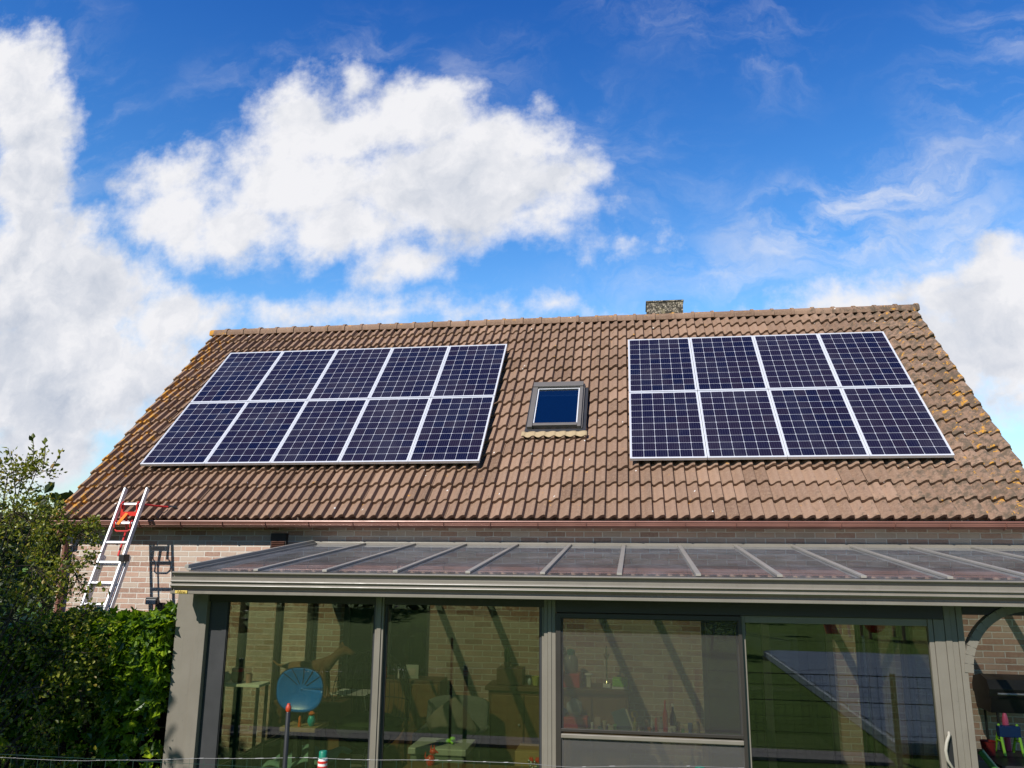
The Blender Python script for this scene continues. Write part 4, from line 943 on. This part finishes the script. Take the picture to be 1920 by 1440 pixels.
# hanging egg chair
eg = thing('hanging_egg_chair', 'black wire hanging egg chair with dark green cushion', 'hanging chair', (4.35, -2.0, FZ))
EC = (4.34, -2.0, -2.82); ER = (.44, .40, .52)
mb = MB()
for k in range(22):
    a = math.pi * (.02 + .96 * k / 21)
    q = []
    for j in range(15):
        e = -math.pi * .42 + math.pi * .85 * j / 14
        q.append((EC[0] + ER[0] * math.cos(a) * math.cos(e), EC[1] + ER[1] * math.sin(a) * math.cos(e), EC[2] + ER[2] * math.sin(e)))
    mb.tube(q, .004, 4)
for j in range(7):
    e = -1.2 + 2.3 * j / 6; q = [(EC[0] + ER[0] * math.cos(a) * math.cos(e), EC[1] + ER[1] * math.sin(a) * math.cos(e), EC[2] + ER[2] * math.sin(e)) for a in [math.pi * k / 16 for k in range(17)]]; mb.tube(q, .005, 4)
mb.build('wire_shell', BLACK, eg)
def cus(u, v):
    a = 2 * math.pi * u; e = -1.45 + 1.0 * v; k = .94
    return (EC[0] + ER[0] * k * math.cos(a) * math.cos(e), EC[1] + ER[1] * k * math.sin(a) * math.cos(e), EC[2] + ER[2] * k * math.sin(e))
mb = MB(); mb.grid(cus, 24, 8); mb.ell((EC[0], EC[1], EC[2] - .28), .36, .33, .16); mb.build('cushion', DKGREEN, eg, True)
mb = MB(); mb.tube([(EC[0] - .1, -1.45, FZ), (EC[0] - .1, -1.42, -2.6), (EC[0] - .07, -1.5, -2.15), (EC[0] - .02, -1.75, -1.93), (EC[0], -2.0, -1.96), (EC[0], -2.0, -2.3)], .02, 8)
mb.tube([(EC[0] - .5, -1.75, FZ + .02), (EC[0] - .1, -1.45, FZ + .02), (EC[0] + .4, -1.75, FZ + .02)], .02, 8); mb.build('stand', BLACK, eg, True)
# table with the blue disc and little figures
tb = thing('side_table', 'pale wooden side table behind the left window pane', 'table', (3.98, -2.95, FZ))
MB().box(3.86, 4.21, -3.20, -2.85, -2.93, -2.892).build('top', LWOOD, tb, bevel=.004)
for x in (3.875, 4.15):
    for y in (-3.18, -2.90): MB().box(x, x + .045, y, y + .045, FZ, -2.931).build('leg', BLACK, tb)
bdk = thing('blue_disc', 'blue translucent ribbed disc standing upright on the side table', 'plastic disc', (3.98, -3.05, -2.89))
BX, BY, BZ = 3.982, -3.07, -2.577
def dsk(u, v):
    a = 2 * math.pi * u; r = v
    ca, sa = math.cos(a), math.sin(a); x = .233 * r * abs(ca) ** .8 * (1 if ca >= 0 else -1); z = .200 * r * abs(sa) ** .8 * (1 if sa >= 0 else -1)
    return (BX + x, BY + .05 * (1 - r * r), BZ + z)
mb = MB(); mb.grid(dsk, 48, 10); o = mb.build('bowl', BLUE, bdk, True); sm = o.modifiers.new('t', 'SOLIDIFY'); sm.thickness = .006
for a in (35, 62, 85, 108, 135):
    q = [(BX + .229 * r * math.copysign(abs(math.cos(rad(a))) ** .8, math.cos(rad(a))), BY - .006 + .05 * (1 - r * r), BZ + .196 * r * math.sin(rad(a)) ** .8) for r in (.25, .5, .75, 1)]
    MB().tube(q, .0045, 5).build('rib', BLUED, bdk, True)
q = [(BX + .236 * math.copysign(abs(math.cos(a)) ** .8, math.cos(a)), BY - .003, BZ + .203 * math.copysign(abs(math.sin(a)) ** .8, math.sin(a))) for a in [2 * math.pi * k / 40 for k in range(41)]]
MB().tube(q, .006, 5).build('rim', BLUED, bdk, True)
MB().box(3.955, 4.01, BY + .060, BY + .11, -2.891, -2.60).build('stand', BLACK, bdk)
fg = thing('bird_figure', 'turquoise egg shaped figure with an orange top on the side table', 'figure', (4.13, -2.90, -2.892))
MB().lathe((4.13, -3.10, -2.891), [(.018, 0), (.036, .028), (.038, .055), (.026, .088), (.012, .10)], 12).build('body', M('turquoise', (.03, .42, .52), .35), fg, True)
MB().lathe((4.13, -3.10, -2.790), [(.028, 0), (.032, .012), (.012, .03)], 12).build('cap', M('orange_cap', (.75, .16, .02), .45), fg, True)
for x, lab in ((3.92, 'small red and white figure in front of the blue disc'), (4.035, 'small orange figure in front of the blue disc, nearer the turquoise one')):
    quick('small_figure', lab, 'figure', MB().lathe((x, -3.15, -2.891), [(.014, 0), (.018, .02), (.011, .05), (.016, .075), (.006, .095)], 10), RED if x < 4 else M('orange_cap', (.75, .16, .02)), True)
quick('crate', 'orange brown crate beside the turquoise figure', 'crate', MB().box(4.05, 4.10, -3.0, -2.87, -2.891, -2.81), M('orange_crate', (.35, .13, .03), .6), False, None, .004)
# lounger with mint blanket at the left window
lg = thing('recliner', 'dark garden recliner with tilted seat behind the left window', 'recliner', (3.6, -2.95, FZ))
mb = MB(); mb.bar((3.12, -3.0, -3.35), (3.95, -2.75, -2.98), .05, .04); mb.bar((3.12, -2.55, -3.35), (3.6, -2.3, -3.08), .05, .04); mb.bar((3.2, -2.9, FZ), (3.2, -2.9, -3.3), .04, .04); mb.bar((3.9, -2.8, FZ), (3.9, -2.8, -3.0), .04, .04); mb.build('frame', BLACK, lg)
mb = MB(); mb.add([(3.10, -3.05, -3.42), (4.30, -3.05, -3.28), (4.20, -2.5, -3.24), (3.15, -2.5, -3.36), (3.10, -3.05, -3.46), (4.30, -3.05, -3.32), (4.20, -2.5, -3.28), (3.15, -2.5, -3.40)], [(0, 1, 2, 3), (4, 7, 6, 5), (0, 4, 5, 1), (1, 5, 6, 2), (2, 6, 7, 3), (3, 7, 4, 0)]); mb.build('seat', M('dark_teal_sling', (.04, .075, .07), .8), lg)
def bl(u, v): 
    x = 3.62 + .62 * u + .12 * v; return (x, -3.04 + .5 * v, -3.30 + .085 * u + .10 * (1 - u) * v + .025 * math.sin(u * 11 + v * 5) + .02 * math.sin(v * 13))
mb = MB(); mb.grid(bl, 20, 16); o = mb.build('blanket', MINT, None, True); sm = o.modifiers.new('t', 'SOLIDIFY'); sm.thickness = .012
tag(o, 'mint green quilted blanket lying on the dark recliner', 'blanket')
# red and silver ornaments near the glass
ot = thing('low_bench', 'low dark bench just behind the front windows', 'bench', (5.75, -3.0, FZ))
MB().box(5.05, 6.32, -3.14, -2.88, -3.24, -3.205).build('top', WOOD, ot, bevel=.004)
for x in (5.08, 6.24): MB().box(x, x + .05, -3.10, -2.92, FZ, -3.241).build('leg', WOOD, ot)
mb = MB(); c = (5.275, -3.0, -3.204)
mb.lathe(c, [(.035, 0), (.045, .03), (.035, .07), (.018, .085)], 12); mb.ell((c[0] + .02, c[1], c[2] + .115), .034, .026, .026); mb.tube([(c[0] + .045, c[1], c[2] + .115), (c[0] + .07, c[1], c[2] + .105)], [.014, .005], 6)
for dx in (.0, .03): mb.lathe((c[0] + dx, c[1], c[2] + .135), [(.010, 0), (.002, .04)], 6)
mb.tube([(c[0] - .03, c[1], c[2] + .03), (c[0] - .055, c[1], c[2] + .07), (c[0] - .05, c[1], c[2] + .11)], [.01, .008, .004], 6)
quick('red_ornament', 'glossy red animal ornament with pointed ears on the low bench', 'ornament', mb, RED)
on = thing('silver_ornament', 'silvery beaded ornament with red tips at the right end of the low bench', 'ornament', (6.235, -3.0, -3.204))
mb = MB()
for i in range(22): mb.ell((6.235 + random.uniform(-.04, .04), -3.0 + random.uniform(-.03, .03), -3.19 + random.uniform(0, .07)), .012, .012, .012, 8, 5)
mb.build('bead', STEEL, on, True)
mb = MB()
for dx in (-.03, -.012, .03, .045): mb.lathe((6.235 + dx, -3.0, -3.14), [(.012, 0), (.014, .02), (.004, .045)], 8)
mb.build('tip', RED, on, True)
cbx = quick('cardboard_box', 'brown cardboard box behind the silver ornament', 'box', MB().box(6.02, 6.36, -2.7, -2.35, FZ, -3.12), M('cardboard', (.33, .21, .11), .9, 0, .2, .1), False, None, .004)
cur = MB(); cur.grid(lambda u, v: (9.96 + .14 * u, -.62 + .02 * math.sin(u * 25), LZ - (LZ - G) * v), 30, 2); co2 = cur.build('curtain', M('white_curtain', (.55, .55, .45), .9, 0, .1, .05), None, True); sm = co2.modifiers.new('t', 'SOLIDIFY'); sm.thickness = .004
tag(co2, 'pale curtain hanging behind the right sliding door', 'curtain')

ws = thing('white_shelf', 'white shelf table with pots right behind the leftmost window', 'shelf', (3.35, -3.02, FZ))
MB().box(3.10, 3.60, -3.14, -2.90, -2.56, -2.535).build('top', WHITE, ws, bevel=.003)
for x in (3.11, 3.565):
    for y in (-3.13, -2.935): MB().box(x, x + .025, y, y + .025, FZ, -2.561).build('leg', BLACK, ws)
pt = thing('flower_pot', 'brown round pot with a crimson rim on the white shelf', 'pot', (3.31, -3.02, -2.535))
MB().lathe((3.31, -3.02, -2.534), [(.04, 0), (.065, .03), (.066, .075), (.055, .10)], 16).build('body', M('terracotta', (.22, .12, .07), .7), pt, True)
MB().lathe((3.31, -3.02, -2.433), [(.057, 0), (.06, .025), (.045, .035)], 16).build('rim', M('crimson_glaze', (.50, .02, .06), .3), pt, True)
quick('crumpled_paper', 'white crumpled paper beside the crimson rimmed pot', 'paper', MB().ell((3.19, -3.02, -2.49), .05, .045, .045, 14, 8, .2), M('white_paper', (.6, .6, .6), .9))
quick('pink_mug', 'dusty pink mug right of the crimson rimmed pot', 'mug', MB().lathe((3.43, -3.02, -2.534), [(.03, 0), (.034, .085), (.03, .085), (.026, .02)], 12), M('pink_mug', (.42, .22, .2), .5))
lc = thing('low_cabinet', 'low dark cabinet before the patio door between the egg chair and armchair', 'cabinet', (4.45, -.75, FZ))
MB().box(4.05, 4.85, -.95, -.55, FZ, -2.76).build('body', WOOD, lc, bevel=.005)
for x in (4.07, 4.46): MB().box(x, x + .37, -.966, -.951, FZ + .06, -2.80).build('door', M('honey_wood', (.24, .13, .05)), lc, bevel=.004)
fr_ = thing('framed_notice', 'pale square frame standing on the low cabinet', 'picture frame', (4.47, -.8, -2.76))
MB().box(4.385, 4.545, -.81, -.79, -2.759, -2.60).build('frame', M('pale_green_frame', (.50, .55, .45), .5), fr_, bevel=.003); MB().box(4.42, 4.51, -.815, -.811, -2.72, -2.635).build('sheet', CREAM, fr_)
for i in range(4): quick('candle_jar', 'striped black and white jar in the row left of the pale frame', 'jar', MB().lathe((4.27 + i * .032, -.82, -2.759), [(.013, 0), (.013, .12), (.008, .14)], 10), [BLACK, WHITE][i % 2], True, 'jars left of the pale frame')
quick('orange_lamp', 'small orange canister at the left end of the low cabinet', 'canister', MB().lathe((4.12, -.82, -2.759), [(.03, 0), (.032, .12), (.02, .15)], 12), ORANGE)
dr = thing('drying_rack', 'thin white folding drying rack behind the pale frame', 'drying rack', (3.9, -1.0, FZ))
for x in (3.62, 4.02): mb = MB(); mb.tube([(x, -1.25, FZ), (x, -.85, -2.9)], .009, 6); mb.tube([(x, -.85, FZ), (x, -1.25, -2.9)], .009, 6); mb.build('leg', WHITE, dr, True)
mb = MB()
for k in range(6): mb.tube([(3.6, -1.26 + .08 * k, -2.9), (4.04, -1.26 + .08 * k, -2.9)], .005, 5)
mb.build('rail', WHITE, dr, True)

# dog on a tall wooden kennel box: one continuous body grown from a skeleton
kn = quick('kennel_box', 'tall wooden box the brown dog stands on', 'box', MB().box(3.25, 4.02, -2.02, -1.62, FZ, -2.86), WOOD, False, None, .006)
def dog():
    DX, DY, DZ = 3.62, -1.82, -2.86
    nodes = {'pelvis': (-.22, 0, .33, .075), 'rump': (-.30, 0, .335, .055), 'loin': (-.08, 0, .335, .066), 'chest': (.08, 0, .335, .085), 'shoulder': (.17, 0, .39, .070), 'neck': (.24, 0, .455, .047), 'poll': (.31, 0, .515, .050), 'brow': (.36, 0, .515, .046), 'muzzle': (.43, 0, .49, .027), 'nose': (.49, 0, .478, .019),
             'tail1': (-.36, 0, .33, .018), 'tail2': (-.44, 0, .345, .013), 'tail3': (-.50, 0, .39, .008)}
    E = [('pelvis', 'rump'), ('rump', 'tail1'), ('tail1', 'tail2'), ('tail2', 'tail3'), ('pelvis', 'loin'), ('loin', 'chest'), ('chest', 'shoulder'), ('shoulder', 'neck'), ('neck', 'poll'), ('poll', 'brow'), ('brow', 'muzzle'), ('muzzle', 'nose')]
    for s_, y in (('l', .055), ('r', -.055)):
        nodes.update({'elb' + s_: (.13, y, .24, .034), 'wri' + s_: (.155, y, .12, .020), 'fet' + s_: (.15, y, .03, .018), 'toe' + s_: (.185, y, .018, .019),
                      'kne' + s_: (-.17, y, .21, .042), 'hoc' + s_: (-.30, y, .12, .019), 'shk' + s_: (-.285, y, .03, .017), 'pad' + s_: (-.245, y, .018, .019), 'ear' + s_: (.30, y * .7, .575, .017), 'tip' + s_: (.285, y * .8, .605, .007)})
        E += [('chest', 'elb' + s_), ('elb' + s_, 'wri' + s_), ('wri' + s_, 'fet' + s_), ('fet' + s_, 'toe' + s_), ('pelvis', 'kne' + s_), ('kne' + s_, 'hoc' + s_), ('hoc' + s_, 'shk' + s_), ('shk' + s_, 'pad' + s_), ('poll', 'ear' + s_), ('ear' + s_, 'tip' + s_)]
    names = list(nodes); me = bpy.data.meshes.new('dog')
    me.from_pydata([nodes[k][:3] for k in names], [(names.index(a), names.index(b)) for a, b in E], [])
    o = bpy.data.objects.new('dog', me); C.objects.link(o); o.location = (DX, DY, DZ)
    o.modifiers.new('skin', 'SKIN'); sub = o.modifiers.new('sub', 'SUBSURF'); sub.levels = 2; sub.render_levels = 2
    for i, k in enumerate(names): r = nodes[k][3]; me.skin_vertices[0].data[i].radius = (r, r)
    me.skin_vertices[0].data[0].use_root = True
    t = newmat('brown_dog_fur'); co = obj_co(t); x, y, z = t.sep(co)[:3]
    n = t.noise(co, 40., 4, .6); c = t.mix(n, (.20, .10, .045), (.34, .20, .10)); c = t.mix(t.mr(x, .40, .47), c, (.03, .02, .015)); 
    b = bsdf(t, c, .8, 0, .2, bump(t, n, .004, .6)); t.L.new(b.outputs[0], t.out.inputs[0]); me.materials.append(t.mat)
    return tag(o, 'brown dog standing with its head raised to the right, behind the blue disc', 'dog')
dog()

# ------------------------------------------------------------------ open bay on the right
bq = thing('barbecue', 'black barbecue trolley against the brick wall at right', 'barbecue', (11.2, -1.0, G))
def lid(k): 
    return [(-1.25 + .02, -2.70), (-1.25, -2.62), (-1.2, -2.53), (-1.05, -2.49), (-.85, -2.53), (-.80, -2.62), (-.80, -2.70)]
MB().prism(lid(0), 10.84, 11.62).build('lid', BLACK, bq, True); MB().prism([(-1.25, -2.70), (-.80, -2.70), (-.84, -2.86), (-1.2, -2.86)], 10.85, 11.61).build('firebox', BLACK, bq)
for x in (10.92, 11.55):
    for y in (-1.18, -.86): mb = MB(); mb.tube([(x, y, -2.86), (x, y, G)], .014, 8); mb.build('leg', BLACK, bq)
mb = MB(); mb.tube([(10.9, -1.29, -2.66), (11.55, -1.29, -2.66)], .012, 8); mb.build('handle', STEEL, bq)
bt = thing('black_table', 'black garden table in the open bay under the glass roof', 'table', (10.9, -1.8, G))
MB().box(10.55, 11.7, -2.1, -1.35, -3.22, -3.19).build('top', BLACK, bt, bevel=.004)
for x in (10.58, 11.62):
    for y in (-2.07, -1.42): MB().box(x, x + .05, y, y + .05, G, -3.221).build('leg', BLACK, bt)
st_ = thing('toy_stool', 'small toy stool with lime green A-frame legs and blue seat', 'toy stool', (10.83, -1.55, -3.19))
for x in (10.755, 10.925):
    mb = MB(); mb.tube([(x, -1.68, -3.185), (x, -1.60, -2.91), (x, -1.45, -3.185)], .013, 8); mb.tube([(x, -1.645, -3.06), (x, -1.525, -3.06)], .009, 6); mb.build('leg', LIME, st_, True)
MB().box(10.74, 10.94, -1.64, -1.56, -3.02, -2.915).build('seat', BLUED, st_, bevel=.008)  # dark blue carries the corner's shade in its colour
quick('pink_bottle', 'pink bottle standing behind the toy stool', 'bottle', MB().lathe((10.90, -1.40, -3.19), [(.026, 0), (.03, .01), (.03, .30), (.02, .345), (.014, .36)], 12), M('pink_plastic', (.62, .10, .20), .4))
quick('red_bucket', 'red toy bucket left of the toy stool', 'bucket', MB().lathe((10.63, -1.62, -3.19), [(.055, 0), (.07, .13), (.074, .13), (.06, .125), (.05, .01)], 16), M('shaded_red_plastic', (.22, .015, .012), .5))  # red darkened so that the corner's shade sits in the colour
mb = MB(); mb.bar((10.30, -2.3, -3.02), (10.62, -2.45, -3.5), .08, .05); quick('green_slide', 'dark green plastic strip sloping down beside the right post', 'toy slide', mb, M('dark_green_plastic', (.03, .14, .02), .5), False, None, .01)
mb = MB(); mb.box(10.44, 10.475, -1.6, -1.56, -3.19 + .0, -2.82); quick('magenta_pole', 'short magenta pole next to the right post', 'pole', mb, M('magenta_plastic', (.45, .02, .10), .4), False, None, .006)
tb2 = thing('plastic_crate', 'grey plastic crate carrying the magenta pole and slide', 'crate', (10.46, -1.8, G)); MB().box(10.32, 10.545, -1.9, -1.4, G, -3.191).build('body', M('grey_crate', (.08, .08, .085), .6), tb2, bevel=.01)

# ------------------------------------------------------------------ garden behind the viewer (seen mirrored in the glass)
po_ = thing('swimming_pool', 'low pool under a blue cover mirrored in the right sliding door', 'pool', (13, -14.4, G))
mb = MB(); mb.box(10.6, 15.4, -19.7, -8.05, G, G + .16); mb.build('wall', M('pool_wall', (.30, .36, .42), .6), po_, bevel=.02)
mb = MB(); mb.grid(lambda u, v: (10.66 + 4.68 * u, -19.64 + 11.53 * v, G + .175 + .012 * math.sin(v * 60 + 3 * math.sin(u * 5))), 12, 90); o = mb.build('cover', pool_mat(), po_, True)
f2 = thing('mesh_fence', 'dark mesh fence with black posts mirrored in front of the pool', 'fence', (10, -7.65, G))
for x in (8.0, 10.53, 13.0): MB().box(x - .03, x + .03, -7.68, -7.62, G, G + 1.08).build('post', BLACK, f2, bevel=.004)
mb = MB()
for j, z in enumerate((.1, .3, .5, .7, .9, 1.04)): mb.tube([(8.0, -7.69, G + z), (13.0, -7.69, G + z)], .006 if j in (3, 5) else .003, 4)
for i in range(50): x = 8.05 + i * .1; mb.tube([(x, -7.692, G + .02), (x, -7.692, G + 1.05)], .002, 3)
mb.build('wire_mesh', BLACK, f2)
sg = thing('swing_set', 'garden swing set with orange and blue seat mirrored in the right door', 'swing', (12.4, -27.5, G))
mb = MB()
for x in (11.0, 14.6): mb.tube([(x, -26.8, G), (x, -27.5, G + 2.4), (x, -28.2, G)], .05, 8)
mb.tube([(10.9, -27.5, G + 2.4), (14.7, -27.5, G + 2.4)], .05, 8); mb.build('frame', M('grey_post', (.4, .4, .38), .5), sg)
mb = MB(); mb.tube([(12.1, -27.5, G + 2.4), (12.1, -27.5, G + .95)], .012, 5); mb.tube([(12.6, -27.5, G + 2.4), (12.6, -27.5, G + .95)], .012, 5); mb.build('rope', BLACK, sg)
MB().box(11.95, 12.45, -27.75, -27.3, G + .78, G + .95).build('seat', ORANGE, sg, bevel=.03); MB().box(12.46, 12.75, -27.7, -27.35, G + .82, G + .98).build('seat', BLUE, sg, bevel=.03)
sl_ = thing('slide_tower', 'red and orange slide tower beside the swing set', 'slide', (15.5, -26.8, G))
mb = MB(); mb.bar((13.6, -26.8, G + 1.8), (13.75, -25.6, G + .2), .4, .05); mb.build('chute', M('orange_red_plastic', (.75, .12, .03), .4), sl_)
mb = MB()
for x in (15.1, 16.2):
    for y in (-27.4, -26.3): mb.box(x, x + .09, y, y + .09, G, G + 2.6)
mb.box(15.1, 16.3, -27.4, -26.2, G + 1.2, G + 1.3); mb.build('tower', LWOOD, sl_)
mb = MB(); mb.ell((15.7, -26.8, G + 1.75), .4, .3, .35); mb.ell((15.3, -26.2, G + .5), .35, .3, .3); mb.build('seat', RED, sl_, True)
tree(9.3, -20.8, 1.7, .9, 'small round garden bush beyond the pool corner, mirrored in the right door', 'garden bushes', 1500, .14, 'bush', SHL)
tree(16.8, -23.0, 2.3, 1.3, 'larger garden bush behind the pool, mirrored near the right post', 'garden bushes', 2000, .16, 'bush', FARL)
tree(5.0, -24.5, 2.4, 1.4, 'garden bush on the lawn, mirrored in the second window', 'garden bushes', 2000, .16, 'bush', FARL)
k = 0
labs = ['dark tree at the far garden end, mirrored in the glass, %s' % s for s in ('farthest left', 'left of the swing', 'behind the swing', 'right of the swing', 'beyond the pool', 'farthest right', 'outermost left', 'outermost right')]
for (x, y, h, r) in ((-9, -40, 8, 4.2), (0, -43, 9, 4.6), (9, -44, 8.5, 4.5), (18, -42, 9, 4.6), (27, -40, 8, 4.5), (36, -38, 9, 5), (-18, -36, 8, 4.5), (44, -34, 8, 4.6)):
    tree(x, y, h, r, labs[k], 'trees at the end of the garden', 1500, .55); k += 1
n = 7000; px_ = rng.uniform(-46, -6, n); pz_ = G + rng.uniform(0, 1, n) ** .7 * (3.9 + .8 * np.sin(px_ * .7) + .4 * np.sin(px_ * 2.3)); py_ = 19 + rng.normal(0, .8, n)
V_, F_, k_ = leaf_cloud(np.stack([px_, py_, pz_], 1), rng.normal(size=(n, 3)), rng.uniform(.35, .7, n))
tag(npmesh('hedge', V_, F_, FARL, np.repeat(np.clip(rng.normal(.35, .2, n), 0, 1), k_)), kind='stuff')
n = 9000; px_ = rng.uniform(-30, 52, n); pz_ = G + rng.uniform(0, 1, n) ** .7 * (2.4 + .5 * np.sin(px_ * .9)); py_ = -38.5 + rng.normal(0, .5, n)
V_, F_, k_ = leaf_cloud(np.stack([px_, py_, pz_], 1), rng.normal(size=(n, 3)), rng.uniform(.3, .6, n))
tag(npmesh('hedge', V_, F_, FARL, np.repeat(np.clip(rng.normal(.3, .2, n), 0, 1), k_)), kind='stuff')
